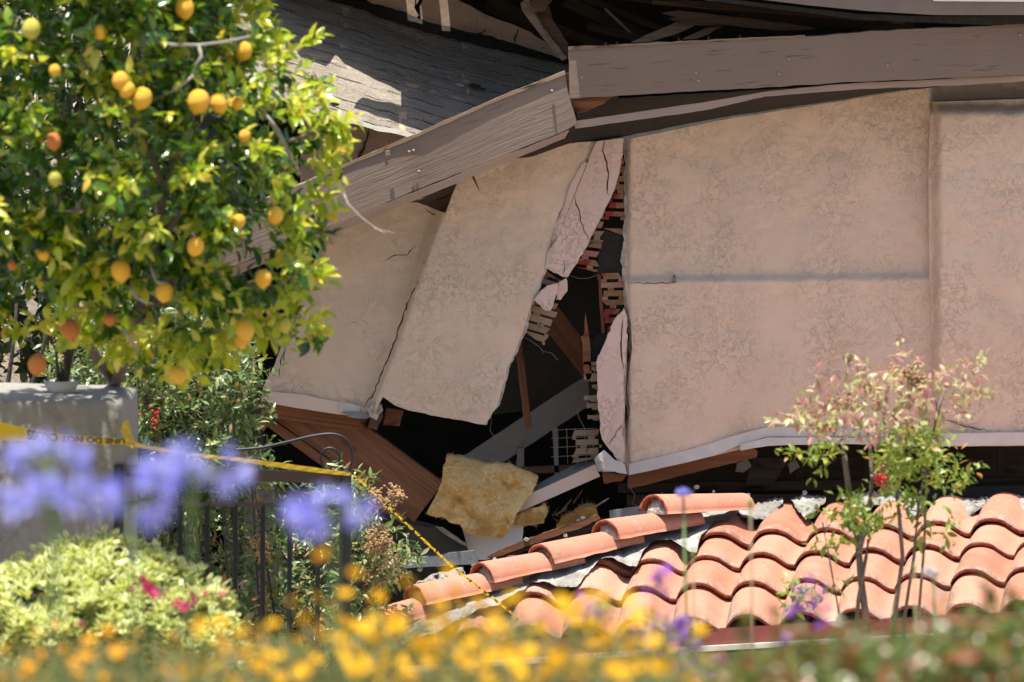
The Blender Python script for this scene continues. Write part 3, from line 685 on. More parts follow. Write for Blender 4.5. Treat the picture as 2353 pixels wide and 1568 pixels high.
slab('broken_edge', [(x - 6, y) for x, y in PR], [(x + 5, y + 1) for x, y in PR], -.075, .03, M['mortar_grey'], pn, .008, jag=.012, seed=35)
slab('flashing', [(608, 898), (700, 908), (790, 926), (845, 938)], [(600, 921), (640, 931), (760, 950), (846, 962)], .012, .012, M['painted_tan'], pn, .02, jag=.0025, seed=32)
prism('flashing', [(782, 922), (830, 934), (826, 953), (778, 946)], .0, .008, M['metal_flash'], pn, .001)
prism('flashing', [(786, 947), (850, 952), (862, 940), (870, 944), (856, 958), (838, 962), (800, 958)], -.02, .02, M['grey_metal'], pn, .004)
for i, pts in enumerate([[(735, 545), (715, 600), (698, 650), (690, 690)], [(690, 700), (668, 760), (646, 830), (640, 870)], [(975, 480), (1000, 496), (1012, 520), (990, 560), (975, 610)], [(965, 640), (935, 700), (905, 790), (880, 850), (858, 905), (838, 935)], [(882, 600), (905, 590), (935, 585), (955, 565)]]):
    crack(pts, -.06 if i > 2 else -.005, 3.2, pn, seed=40 + i)
prism('rubble', [(842, 940), (858, 926), (876, 930), (880, 944), (866, 966), (850, 958)], -.05, .05, M['mortar_grey'], pn, .006)

def stucco_piece(name, label, pts, Y, mat='stucco_pink', cracks=(), thick=.03):
    c = np.mean([p[:2] for p in pts], axis=0); t = thing(name, label, 'stucco fragment', tuple(at(c[0], c[1], Y)))
    f = prism('face', pts, Y, thick, M[mat], t, .004, step=.015)
    for i, q in enumerate(cracks): crack(q, Y - .0025, 3, t, seed=i + len(pts))
    return t
stucco_piece('stucco_strip', 'long cracked pale pink stucco strip hanging left of the dark gap', [(1370, 326), (1434, 318), (1431, 350), (1424, 390), (1414, 431), (1390, 480), (1350, 564), (1322, 610), (1305, 637), (1293, 637), (1253, 615), (1258, 577), (1282, 550), (1276, 520), (1292, 480), (1310, 425), (1340, 374), (1352, 372), (1362, 345)], -.085,
    cracks=[[(1390, 322), (1385, 345), (1395, 375), (1400, 405), (1394, 435), (1400, 450)], [(1318, 450), (1332, 490), (1338, 520), (1352, 552)], [(1296, 600), (1298, 618), (1292, 630)]])
stucco_piece('stucco_chunk', 'small broken stucco chunk dangling on paper lath below the long pink strip', [(1227, 689), (1243, 668), (1257, 657), (1283, 651), (1281, 673), (1265, 714), (1253, 714)], -.10, cracks=())
stucco_piece('stucco_chunk', 'narrow stucco sliver touching the right side of the small dangling chunk', [(1285, 649), (1301, 639), (1304, 669), (1289, 689), (1278, 689)], -.07)
stucco_piece('stucco_sliver', 'narrow upright stucco sliver split from the standing wall by a jagged crack', [(1434, 708), (1441, 734), (1441, 794), (1439, 804), (1433, 890), (1436, 936), (1429, 989), (1436, 1035), (1432, 1065), (1441, 1091), (1421, 1060), (1398, 1030), (1383, 1009), (1378, 966), (1373, 920), (1370, 834), (1372, 827), (1390, 790), (1410, 738)], -.07,
    cracks=[[(1431, 730), (1428, 800), (1432, 850)], [(1428, 975), (1412, 1000), (1400, 1022)]])
cf = thing('bent_flashing', 'crumpled grey white sheet metal flashing at the foot of the split stucco sliver', 'sheet metal', tuple(at(1400, 1070, -.12)))
prism('sheet', [(1366, 1055), (1388, 1035), (1400, 1046), (1412, 1058), (1436, 1068), (1441, 1090), (1412, 1084), (1388, 1078), (1376, 1084)], -.12, .03, M['metal_flash'], cf, .004)
prism('torn_end', [(1366, 1056), (1374, 1052), (1384, 1062), (1382, 1080), (1372, 1084)], -.14, .02, M['mortar_grey'], cf, .003)

# slotted paper lath
def lath(label, polyp, Y, ang=0.0, mat='lath_paper', pitch=20.5, slot=7.0, tab=15, gap=26, seed=1, thick=.006):
    rnd = random.Random(seed); ca, sa = math.cos(ang), math.sin(ang)
    c = np.mean(polyp, axis=0); L = [((p[0] - c[0]) * ca + (p[1] - c[1]) * sa, -(p[0] - c[0]) * sa + (p[1] - c[1]) * ca) for p in polyp]
    def span(y):
        xs = []
        for i in range(len(L)):
            (x0, y0), (x1, y1) = L[i], L[(i + 1) % len(L)]
            if (y0 <= y < y1) or (y1 <= y < y0): xs.append(x0 + (x1 - x0) * (y - y0) / (y1 - y0))
        return (min(xs), max(xs)) if len(xs) > 1 else None
    vs = []; fs = []
    def quad(xa, xb, xc, xd, ya, yb):
        b = len(vs)
        for (x, y) in ((xa, ya), (xb, ya), (xd, yb), (xc, yb)):
            w = at(c[0] + x * ca - y * sa, c[1] + x * sa + y * ca, Y); vs.append(w)
        for k in range(4): vs.append(Vector(vs[b + k]) + Vector((0, thick, 0)))
        fs.extend([(b, b + 3, b + 2, b + 1), (b + 4, b + 5, b + 6, b + 7)] + [(b + i, b + (i + 1) % 4, b + 4 + (i + 1) % 4, b + 4 + i) for i in range(4)])
    y0 = min(p[1] for p in L); y1 = max(p[1] for p in L); y = y0; r = 0
    while y < y1:
        a = span(y + 1); b = span(min(y + pitch - slot, y1 - .5)); m = span(min(y + pitch - slot / 2, y1 - .5))
        if a and b and rnd.random() > .06: quad(a[0] + rnd.uniform(-2, 9), a[1] + rnd.uniform(-9, 2), b[0] + rnd.uniform(-2, 9), b[1] + rnd.uniform(-9, 2), y + rnd.uniform(-1, 1.5), min(y + pitch - slot, y1) + rnd.uniform(-1.5, 1))
        if m:
            x = m[0] + (r % 2) * (gap + tab) * .5 - rnd.uniform(0, 8)
            while x < m[1]:
                xa, xb = max(x, m[0]), min(x + tab, m[1])
                if xb - xa > 3 and rnd.random() > .22: quad(xa, xb, xa + rnd.uniform(-1, 1), xb + rnd.uniform(-1, 1), y + pitch - slot - .2, y + pitch + .2)
                x += tab + gap
        y += pitch; r += 1
    o = mesh_obj('lath_sheet', vs, fs, M[mat], None, False, origin=tuple(at(c[0], c[1], Y)))
    return tag(o, label, 'lath')
lath('tall kraft and red printed paper lath between the long pink strip and the wall edge', [(1426, 322), (1440, 322), (1440, 452), (1438, 540), (1386, 536), (1390, 490), (1404, 446), (1418, 392)], .03, .03, seed=2)
lath('dull pink paper lath tatters above the black hole', [(1340, 556), (1384, 560), (1373, 627), (1312, 616)], .02, .13, 'lath_paper', seed=5)
lath('pale torn paper lath strip wedged behind the lower right edge of the pink strip', [(1392, 470), (1384, 570), (1340, 566), (1360, 530)], .035, .05, 'lath_pale', seed=6)
lath('red and brown paper lath on the right side of the black hole', [(1379, 628), (1438, 628), (1440, 703), (1424, 722), (1412, 762), (1391, 768), (1384, 690)], .03, -.02, seed=9)
lath('frayed paper lath under the small dangling stucco chunk', [(1222, 692), (1288, 700), (1272, 742), (1252, 792), (1194, 762)], -.02, .28, 'lath_pale', 20, 6, 16, 22, seed=4)
lath('brown paper lath scrap between the pink strip and the small dangling chunk', [(1250, 618), (1294, 640), (1284, 660), (1238, 660)], -.03, .3, 'lath_paper', seed=8)
lath('square of cream slotted paper lath behind the wire mesh', [(1315, 990), (1380, 987), (1384, 1020), (1380, 1058), (1316, 1063)], .04, -.04, 'lath_pale', 21, 7, 15, 28, seed=12)
# felt behind
o = prism('felt_sheet', [(1383, 530), (1440, 532), (1441, 640), (1400, 650), (1368, 622), (1376, 580)], .045, .01, M['felt'], None, .005, origin=tuple(at(1405, 580, .045)))
tag(o, 'torn sheet of black building felt between the printed lath pieces', 'felt')
o = prism('felt_sheet', [(1400, 762), (1440, 700), (1460, 760), (1456, 1060), (1395, 1000), (1356, 930), (1352, 800), (1372, 770)], .06, .01, M['felt'], None, .006, origin=tuple(at(1400, 850, .06)))
tag(o, 'black felt hanging behind the upright stucco sliver', 'felt')
rc = random.Random(6)
for i in range(16):
    x = rc.uniform(760, 1270); f = rc.uniform(.15, .9); yt = np.interp(x, [738, 908, 1141, 1298], [404, 332, 229, 166]); y = yt + 118 * f; L = rc.uniform(20, 70)
    crack([(x, y), (x + L * .5, y - L * .19), (x + L, y - L * .41 + rc.uniform(-2, 2))], -.5035, .9, ev, seed=300 + i)
for i, (x, y, w, h) in enumerate([(1352, 836, 22, 8), (1362, 848, 14, 10), (1356, 868, 28, 18), (1366, 890, 12, 10), (1356, 916, 28, 13), (1360, 934, 24, 14), (1362, 960, 24, 12)]):
    o = prism('lath_tab', [(x - w / 2, y - h / 2), (x + w / 2 + 8, y - h / 2 - 1), (x + w / 2 + 8, y + h / 2), (x + 2, y + h / 2 + 1), (x - 1, y + h * .2), (x - w / 2, y + h / 2 - 2)], .0, .006, M['lath_pale'], None, .003, origin=tuple(at(x, y, 0)))
    tag(o, 'cream paper lath tab poking out from the left edge of the upright stucco sliver', 'lath', 'lath tabs along the sliver')

def wood(name, label, cat, a, b, h, Y, Yb=None, thick=.045, mat='red_wood', seed=1, jag=.002):
    o = board(name, a, b, h, Y, thick, M[mat], None, Yb, jag, seed, origin=tuple(at((a[0] + b[0]) / 2, (a[1] + b[1]) / 2, Y)))
    return tag(o, label, cat)
wood('timber_beam', 'wide reddish timber beam sloping down behind the iron gate scroll', 'beam', (620, 886), (985, 1155), 112, .22, .0, .09, 'red_wood', 3)
wood('batten', 'thin reddish batten lying along the lower edge of the wide timber beam', 'batten', (600, 958), (930, 1196), 20, .20, -.02, .04, 'red_wood', 5)
wood('sill_plate', 'reddish timber plate showing under the lower edge of the leaning wall panel', 'timber', (600, 940), (842, 974), 34, .10, .10, .09, 'red_wood', 7)
o = prism('wood_block', [(888, 938), (928, 944), (918, 980), (880, 977)], .10, .05, M['red_wood'], None, .001, origin=tuple(at(905, 960, .1))); tag(o, 'short reddish wood block sticking out below the leaning panel, beside its fold', 'wood block')
o = prism('wood_block', [(850, 946), (872, 940), (880, 952), (866, 990), (846, 984)], .04, .05, M['old_wood'], None, .005, origin=tuple(at(862, 965, .04))); tag(o, 'frayed dark wood stub right under the fold of the leaning panel', 'wood block')
o = prism('wood_block', [(572, 950), (616, 976), (606, 992), (566, 966)], .08, .05, M['red_wood'], None, .002, origin=tuple(at(590, 970, .08))); tag(o, 'reddish board end beside the green shrub, left of the wide timber beam', 'wood block')
wood('wall_stud', 'thin upright reddish stud with a knot hanging in the black hole', 'stud', (1190, 780), (1214, 984), 17, .35, .35, .04, 'red_wood', 9)
wood('wall_stud', 'brown stud slanting down to the right inside the black hole', 'stud', (1235, 690), (1362, 850), 54, .42, .42, .04, 'red_wood', 11)
wood('wall_stud', 'thin orange stud along the left side of the red printed lath', 'stud', (1376, 615), (1386, 766), 7, .05, .05, .04, 'red_wood', 13)
o = prism('splintered_stake', [(1345, 716), (1350, 750), (1354, 776), (1360, 860), (1352, 880), (1340, 850), (1338, 790), (1334, 776), (1342, 768)], .0, .03, M['red_wood'], None, .002, origin=tuple(at(1347, 800, 0))); tag(o, 'pointed splinter of wood standing in the lower part of the black hole', 'splintered wood')
wood('painted_board', 'wide dim grey board slanting across the black hole above the insulation', 'board', (1050, 1096), (1362, 890), 62, .62, .62, .03, 'grey_paint', 2)
wood('metal_stud', 'thin grey upright behind the wire mesh square', 'metal stud', (1274, 980), (1280, 1092), 10, .5, .5, .03, 'grey_paint', 3)
wood('metal_stud', 'short grey upright above the top edge of the insulation', 'metal stud', (1196, 1030), (1196, 1096), 16, .58, .58, .03, 'grey_paint', 4)
wood('wood_rail', 'dim reddish rail behind the right corner of the yellow insulation', 'timber', (1200, 1082), (1330, 1076), 16, .5, .5, .03, 'old_wood', 6)
mb = MB()
for x in (1284, 1304, 1324, 1345, 1365): mb.tube([at(x - 2, 984, .0), at(x + random.uniform(-2, 4), 1066, .0)], .0012, n=4)
for y in (987, 1006, 1027, 1048): mb.tube([at(1266, y + 2, -.002), at(1372, y - 3, -.002)], .0012, n=4)
tag(mb.build('wire_mesh', M['wire'], None, origin=tuple(at(1320, 1030, 0))), 'square of thin wire mesh in front of the cream paper lath', 'wire mesh')
def loose_wire(pts, label, Y=-.03):
    mb = MB(); mb.tube([at(x, y, Y) for x, y in pts], .0011, n=4); tag(mb.build('loose_wire', M['wire'], None, origin=tuple(at(*pts[0], Y))), label, 'wire')
loose_wire([(1200, 772), (1222, 785), (1240, 798), (1250, 812)], 'bent stray wire under the frayed lath, left end of the black hole')
loose_wire([(1305, 632), (1330, 640), (1352, 640), (1372, 632), (1376, 644)], 'thin wire curling below the dull pink lath tatters')

ch = thing('channel_trim', 'long cream metal channel leaning from the yellow insulation up to the stucco sliver', 'metal trim', tuple(at(1280, 1130, -.12)))
slab('front_face', [(1150, 1166), (1367, 1068)], [(1150, 1196), (1379, 1095)], -.01, .012, M['painted_tan'], ch, .02, seed=3)
slab('top_face', [(1190, 1134, .14), (1240, 1110, .14), (1320, 1068, .14), (1362, 1059, .14)], [(1190, 1148, .0), (1240, 1125, .0), (1320, 1089, .0), (1367, 1068, .0)], -.05, .01, M['grey_metal'], ch, .02, jag=.001, seed=4)
o = prism('wood_block', [(1384, 1086), (1440, 1092), (1430, 1106), (1388, 1112)], .0, .05, M['red_wood'], None, .003, origin=tuple(at(1410, 1098, 0))); tag(o, 'small reddish wood block below the crumpled flashing', 'wood block')

# insulation
def batt(name, label, top, bot, left, right, Y, seed, thick=.09):
    def dd(px, py, W):
        c = Cc = np.stack([px, py], -1)
        xm, ym, wx, wy = np.mean(px), np.mean(py), np.ptp(px) / 2, np.ptp(py) / 2
        e = np.clip(1 - ((px - xm) / wx) ** 4, 0, 1) * np.clip(1 - ((py - ym) / wy) ** 4, 0, 1)
        return thick * .7 * e - .035 * np.exp(-(fbm(px / 110, py / 150, seed + 21, 2) / .28) ** 2) + .026 * fbm(px / 70, py / 50, seed, 3) + .005 * fbm(px / 20, py / 20, seed + 3, 3)
    o = slab(name, top, bot, Y, thick, M['glass_wool'], None, .006, left=left, right=right, disp=dd, jag=.012, seed=seed, origin=tuple(at(top[0][0] + 60, bot[0][1], Y)))
    tag(o, label, 'insulation')
    me = o.data; nv = len(me.vertices) // 2; rnd = random.Random(seed); mb = MB()
    for _ in range(int(500 * len(me.vertices) / 4000) + 120):
        v = me.vertices[rnd.randrange(nv)]; p = v.co + o.location; d = Vector((rnd.gauss(0, 1), -abs(rnd.gauss(.5, .4)), rnd.gauss(0, 1))).normalized(); q = Vector((rnd.gauss(0, 1), -.2, rnd.gauss(0, 1))).normalized(); L = rnd.uniform(.012, .038)
        mb.tube([p, p + d * L * .35 + q * L * .1, p + d * L * .5 + q * L * .5], .0011, .0005, 3, cap=False)
    mb.build('loose_fibre', M['glass_wool'], o)
    return o
ins = batt('insulation_batt', 'torn yellow fibreglass insulation batt hanging from the cream metal channel', [(1027, 1046, 0.08), (1060, 1052, 0.08), (1100, 1060, 0.08), (1150, 1067, 0.08), (1200, 1078, 0.08), (1237, 1098, 0.05)],
    [(981, 1182, -0.15), (1020, 1192, -0.15), (1056, 1205, -0.15), (1070, 1222, -0.15), (1130, 1239, -0.15), (1154, 1238, -0.15)],
    [(1027, 1046, 0.08), (1018, 1090, 0.01), (1012, 1118, -0.03), (998, 1150, -0.09), (981, 1182, -0.15)], [(1237, 1098, 0.05), (1232, 1116, 0.01), (1208, 1152, -0.05), (1186, 1186, -0.09), (1170, 1218, -0.12), (1154, 1238, -0.15)], -.1, 3, .10)
batt('insulation_batt', 'smaller dull yellow insulation scrap below the cream metal channel', [(1176, 1186), (1215, 1172), (1252, 1156)], [(1168, 1204), (1210, 1210), (1250, 1202)], [(1176, 1186), (1170, 1196), (1168, 1204)], [(1252, 1156), (1258, 1180), (1250, 1202)], .0, 8, .05)
batt('insulation_batt', 'dim brownish insulation lump in the dark behind the splintered plank', [(1290, 1190), (1330, 1166), (1370, 1160)], [(1270, 1240), (1310, 1228), (1360, 1200)], [(1290, 1190), (1276, 1212), (1270, 1240)], [(1370, 1160), (1372, 1180), (1360, 1200)], .35, 9, .05)

def frag(name, label, cat, pts, Y, thick, mat, jag=.003, ext=(0, 1, 0)):
    c = np.mean([p[:2] for p in pts], axis=0)
    return tag(prism(name, pts, Y, thick, M[mat], None, jag, origin=tuple(at(c[0], c[1], Y)), ext=ext), label, cat)
frag('drywall_sheet', 'white drywall piece under the yellow insulation', 'drywall', [(1060, 1205), (1205, 1195), (1200, 1240), (1192, 1256), (1157, 1272), (1117, 1287), (1098, 1287), (1074, 1261)], .02, .015, 'drywall', .002)
frag('drywall_sheet', 'brown faced drywall sheet in the shade between the beam end and the white drywall', 'drywall', [(935, 1200), (958, 1208), (1004, 1213), (1040, 1236), (1072, 1256), (1074, 1266), (1040, 1290), (930, 1290)], -.02, .015, 'interior', .004)
frag('drywall_sheet', 'thin torn drywall edge lying across the brown faced sheet', 'drywall', [(1000, 1210), (1018, 1212), (1040, 1228), (1070, 1248), (1072, 1256), (1040, 1238), (1012, 1220)], -.04, .012, 'mortar_grey', .004)
frag('metal_trim', 'blue grey metal trim lying left of the white drywall', 'metal trim', [(900, 1290), (940, 1281), (1000, 1279), (1030, 1272), (1090, 1265), (1100, 1296), (1000, 1302), (900, 1308)], -.22, .05, 'grey_metal', .001)
frag('splintered_plank', 'long reddish splintered plank lying above the row of ridge tiles', 'plank', [(1118, 1279), (1184, 1250), (1260, 1222), (1330, 1202), (1372, 1182), (1380, 1192), (1335, 1214), (1265, 1236), (1200, 1260), (1146, 1279)], -.22, .02, 'red_wood', .003)
frag('splintered_plank', 'blackened splintered strip just under the long reddish plank', 'plank', [(1120, 1282), (1200, 1262), (1300, 1226), (1370, 1200), (1392, 1196), (1386, 1210), (1300, 1240), (1180, 1276)], -.21, .02, 'dark_wood', .005)
frag('wood_chip', 'orange wood chip resting on the lower ridge tiles', 'wood chip', [(1158, 1288), (1168, 1278), (1184, 1277), (1192, 1284), (1176, 1290)], -.62, .02, 'red_wood', .003)
frag('metal_flashing', 'grey blue flashing strip behind the topmost ridge tile', 'sheet metal', [(1400, 1174), (1494, 1160), (1560, 1150), (1560, 1190), (1404, 1206)], -.18, .02, 'grey_metal', .003)

# ================================================================== TILED PORCH ROOF
roof = thing('porch_roof', 'terracotta tiled porch roof with white mortar below the broken wall', 'tiled roof', tuple(at(1900, 1440, -1.65)))
RY = [-.06, -.42, -.80, -1.16, -1.51, -1.85, -2.03]
YR0 = [1134, 1172, 1222, 1275, 1340, 1417, 1462]; XR0 = [1808, 1790, 1771, 1746, 1724, 1711, 1705]
def roof_pt(c, r):
    """crest line of column c at course r -> world"""
    rr = np.arange(-1, 6)
    y = np.interp(r, rr, YR0) - 6.4 * (c - 2) + .0 * c
    x = np.interp(r, rr, XR0) + 126.0 * (c - 2)
    return at_np(x, y, np.interp(r, rr, RY))
PROF_U = [0, .06, .14, .24, .36, .48, .60, .70, .80, .90, 1.0]
PROF_H = [.004, .036, .060, .074, .077, .073, .061, .041, .020, .006, .006]
def roof_n():
    a = roof_pt(np.array(4.0), np.array(3.0)) - roof_pt(np.array(4.0), np.array(2.0)); b = roof_pt(np.array(5.0), np.array(2.0)) - roof_pt(np.array(4.0), np.array(2.0))
    n = np.cross(a, b); n = n / np.linalg.norm(n); return n if n[2] > 0 else -n
RN = roof_n()
def hip_x(y): return 1690 - (y - 1172) * 2.75
uu = np.linspace(0, 1, 19); hh = np.interp(uu, PROF_U, PROF_H)
TV = []; TF = []; TM = []; TU = []; nb = 0
rt = random.Random(5)
for r in range(0, 4):
    for c in range(-5, 12):
        px = np.interp(r + 1, np.arange(-1, 6), XR0) + 126 * (c - 2); py = np.interp(r + 1, np.arange(-1, 6), YR0) - 6.4 * (c - 2)
        if px < hip_x(py) - (46 if r else 10): continue
        nv = 7; vv = np.linspace(0, 1, nv)
        tilt = rt.uniform(-.02, .02); sh = rt.uniform(-.02, .02); lift0 = rt.uniform(-.003, .003)
        U, V = np.meshgrid(uu, vv)
        cc = c + (U - .36) * 1.035 + tilt * (V - .5); r_top = .14 if r else .62; rr_ = r - r_top + V * (1 + r_top) + sh
        P = roof_pt(cc, rr_)
        H = (hh[None] - .077) * 1.0 + .034 * V + lift0 - .020
        P = P + RN * H[..., None]
        n = P.shape[0] * P.shape[1]; idx = np.arange(n).reshape(nv, -1) + nb
        TV.append(P.reshape(-1, 3)); q = np.stack([idx[:-1, :-1], idx[1:, :-1], idx[1:, 1:], idx[:-1, 1:]], -1).reshape(-1, 4); TF.append(q); TM += [0] * len(q)
        B = P - RN * .017; TV.append(B.reshape(-1, 3)); i2 = idx + n; q = np.stack([i2[:-1, :-1], i2[:-1, 1:], i2[1:, 1:], i2[1:, :-1]], -1).reshape(-1, 4); TF.append(q); TM += [0] * len(q)
        u2 = np.stack([U, V], -1).reshape(-1, 2); TU += [u2, u2]
        # front lip and side lips
        for E in (idx[-1], idx[:, 0], idx[:, -1]):
            q = np.stack([E[:-1], E[:-1] + n, E[1:] + n, E[1:]], -1); TF.append(q); TM += [1] * len(q)
        nb += 2 * n
mesh_obj('tile_field', np.concatenate(TV), np.concatenate(TF), None, roof, True, np.concatenate(TU), [M['terracotta'], M['terracotta_edge']], TM)
# eave closure, boards
prism('roof_deck', [(1720, 1200, -.32), (2430, 1168, -.32), (2430, 1424, -1.74), (1040, 1504, -1.74), (1180, 1414, -1.48), (1420, 1304, -.95)], -1, .03, M['felt'], roof)
slab('eave_board', [(880, 1496), (1610, 1447), (2000, 1424), (2430, 1402), (2900, 1402)], [(880, 1534), (1610, 1484), (2000, 1462), (2430, 1440), (2900, 1440)], -1.84, .05, M['red_board'], roof, .04, seed=4)
slab('eave_trim', [(880, 1536), (1610, 1486), (2000, 1464), (2430, 1442), (2900, 1442)], [(880, 1550), (1610, 1498), (2000, 1475), (2430, 1452), (2900, 1452)], -1.86, .05, M['white_board'], roof, .04, seed=5)
slab('porch_wall', [(880, 1550), (2430, 1452), (2900, 1452)], [(880, 1900), (2430, 1900), (2900, 1900)], -1.6, .05, M['stucco_grey'], roof, .1, seed=6)

def mortar_strip(name, top, bot, seed, amp=.022, mat='mortar', jag=.012):
    def dd(px, py, W): return amp * fbm(px / 34, py / 34, seed, 5) + .030 * np.abs(fbm(px / 20, py / 20, seed + 2, 4)) - .020 * np.exp(-(fbm(px / 45, py / 45, seed + 9, 3) / .06) ** 2)
    return slab(name, top, bot, top[0][2], .07, M[mat], roof, .008, disp=dd, jag=jag, seed=seed)
def hipY(x): return float(np.interp(x, [900, 1700], [-1.72, -.30]))
def roofY(px, py):
    rr = np.arange(-1, 6); r = 2.0
    for _ in range(5):
        c = (px - np.interp(r, rr, XR0)) / 126 + 2; r = np.interp(py + 6.4 * (c - 2), YR0, rr)
    return float(np.interp(r, rr, RY))
mt = [(x, y, roofY(x, y) - .03) for x, y in [(900, 1440), (1000, 1392), (1110, 1350), (1240, 1304), (1330, 1270), (1450, 1234), (1560, 1194), (1700, 1160)]]
mq = [(x, y, roofY(x, y) - .065) for x, y in [(924, 1482), (1010, 1446), (1068, 1416), (1130, 1394), (1176, 1370), (1215, 1340), (1250, 1335), (1290, 1348), (1326, 1354), (1345, 1318), (1375, 1288), (1410, 1284), (1440, 1298), (1462, 1303), (1480, 1262), (1508, 1240), (1545, 1242), (1585, 1266), (1600, 1270), (1612, 1230), (1640, 1202), (1690, 1186)]]
mortar_strip('mortar', mt, mq, 5, .026, jag=.012)
for i, q in enumerate([[(1690, 1158), (1720, 1166), (1770, 1156), (1800, 1150), (1782, 1178), (1758, 1196), (1730, 1192), (1706, 1190)], [(1820, 1152), (1850, 1146), (1898, 1146), (1892, 1160), (1868, 1182), (1852, 1194), (1836, 1176)],
                       [(1932, 1142), (1976, 1140), (2040, 1140), (2090, 1142), (2120, 1158), (2108, 1180), (2092, 1200), (2074, 1190), (2050, 1166), (1970, 1160)],
                       [(2144, 1166), (2190, 1158), (2240, 1152), (2268, 1152), (2262, 1168), (2232, 1184), (2206, 1202), (2188, 1186)], [(2268, 1150), (2330, 1146), (2430, 1142), (2430, 1180), (2345, 1202), (2316, 1196), (2296, 1178)]]):
    bm = bmesh.new(); cx = np.mean([p[0] for p in q]); cy = np.mean([p[1] for p in q])
    Yq = -.28
    q = [(x, y, -.22 - .0052 * (y - 1140)) for x, y in q]
    o = prism('mortar', q, Yq, .16, M['mortar'], roof, .006, step=.012, seed=i)
    me = o.data; bm.from_mesh(me)
    bmesh.ops.triangulate(bm, faces=bm.faces); bmesh.ops.subdivide_edges(bm, edges=bm.edges, cuts=2, use_grid_fill=True)
    for v in bm.verts:
        k = fbm(v.co.x * 16, v.co.z * 16 + i, 9, 4)
        v.co.y -= .034 * float(k); v.co.z += .006 * float(perlin(v.co.x * 40, v.co.y * 40, 3))
    bm.to_mesh(me); bm.free(); me.polygons.foreach_set('use_smooth', [True] * len(me.polygons))
mortar_strip('mortar', [(960, 1338, -1.0), (1010, 1318, -1.0), (1060, 1306, -1.0)], [(950, 1352, -1.05), (1010, 1345, -1.05), (1070, 1325, -1.05)], 15, .03)

def ridge_tile(pl, pr, Yl, Yr, rad, rot=0.0, parent=roof):
    """barrel tile whose crest line runs from pl (low end) to pr (high end)."""
    a = at(pl[0], pl[1], Yl); b = at(pr[0], pr[1], Yr); ax = (b - a); L = ax.length; ax.normalize()
    side = ax.cross(Vector((0, 0, 1))).normalized(); up = side.cross(ax)      # side points to the viewer when ax runs right
    if side.y > 0: side = -side
    if up.z < 0: up = -up
    rt_ = random.Random(int(pl[0])); ns, nl = 17, 10; rings = []
    for lay in (0, 1):
        for i in range(nl):
            s = i / (nl - 1); R = (rad * (1.04 - .16 * s)) - lay * .017
            o = a + ax * (L * s) - up * rad
            for k in range(ns):
                th = math.radians(-84 + 168 * k / (ns - 1)) + rot
                p = o + side * (R * math.sin(th)) + up * (R * math.cos(th))
                if i in (0, nl - 1): p = p + ax * rt_.uniform(-.003, .003)
                if k in (0, ns - 1): p = p + up * rt_.uniform(-.003, .003)
                rings.append(p)
    F = []; mi = []; n = nl * ns; I = lambda l, i, k: l * n + i * ns + k
    for i in range(nl - 1):
        for k in range(ns - 1):
            F.append((I(0, i, k), I(0, i + 1, k), I(0, i + 1, k + 1), I(0, i, k + 1))); mi.append(0)
            F.append((I(1, i, k), I(1, i, k + 1), I(1, i + 1, k + 1), I(1, i + 1, k))); mi.append(1)
        for k in (0, ns - 1): F.append((I(0, i, k), I(1, i, k), I(1, i + 1, k), I(0, i + 1, k))); mi.append(1)
    for k in range(ns - 1):
        for i in (0, nl - 1): F.append((I(0, i, k), I(0, i, k + 1), I(1, i, k + 1), I(1, i, k))); mi.append(1)
    o = mesh_obj('ridge_tile', rings, F, None, parent, True, [(.5, .4)] * len(rings), [M['terracotta'], M['terracotta_edge']], mi)
    # mortar plug under the open end
    mb = MB(); vs = []; fs = []
    N = 12
    c0 = a + ax * .03 - up * rad
    for k in range(N): 
        th = math.radians(-86 + 172 * k / (N - 1)) + rot; rr2 = rad * .86 * (1 + .08 * rt_.uniform(-1, 1)); vs.append(c0 + side * (rr2 * math.sin(th)) + up * (rr2 * math.cos(th) * .93) + ax * rt_.uniform(-.015, .015))
    for k in range(N):
        th = math.radians(-86 + 172 * k / (N - 1)) + rot; rr2 = rad * .55; vs.append(c0 + side * (rr2 * math.sin(th)) + up * (rr2 * math.cos(th) * .6) - ax * .022)
    for k in range(N): vs.append(Vector(vs[k]) + ax * .12)
    for k in range(N - 1): fs += [(k, k + 1, N + k + 1, N + k), (k, 2 * N + k, 2 * N + k + 1, k + 1)]
    fs.append(tuple(range(N, 2 * N)))
    mb.add(vs, fs); mb.build('mortar_plug', M['mortar_grey'], o)
    return o
CAPS = [((1502, 1138), (1708, 1128)), ((1390, 1196), (1592, 1162)), ((1240, 1252), (1452, 1204)), ((1104, 1294), (1318, 1250)), ((950, 1346), (1176, 1298)), ((852, 1404), (1012, 1352)), ((800, 1440), (900, 1404))]
def capY(x): return roofY(x, float(np.interp(x, [760, 1000, 1700], [1462, 1392, 1176])))
for (pl, pr) in CAPS:
    ridge_tile(pl, pr, capY(pl[0]) - .075, capY(pr[0]) - .04, .090)

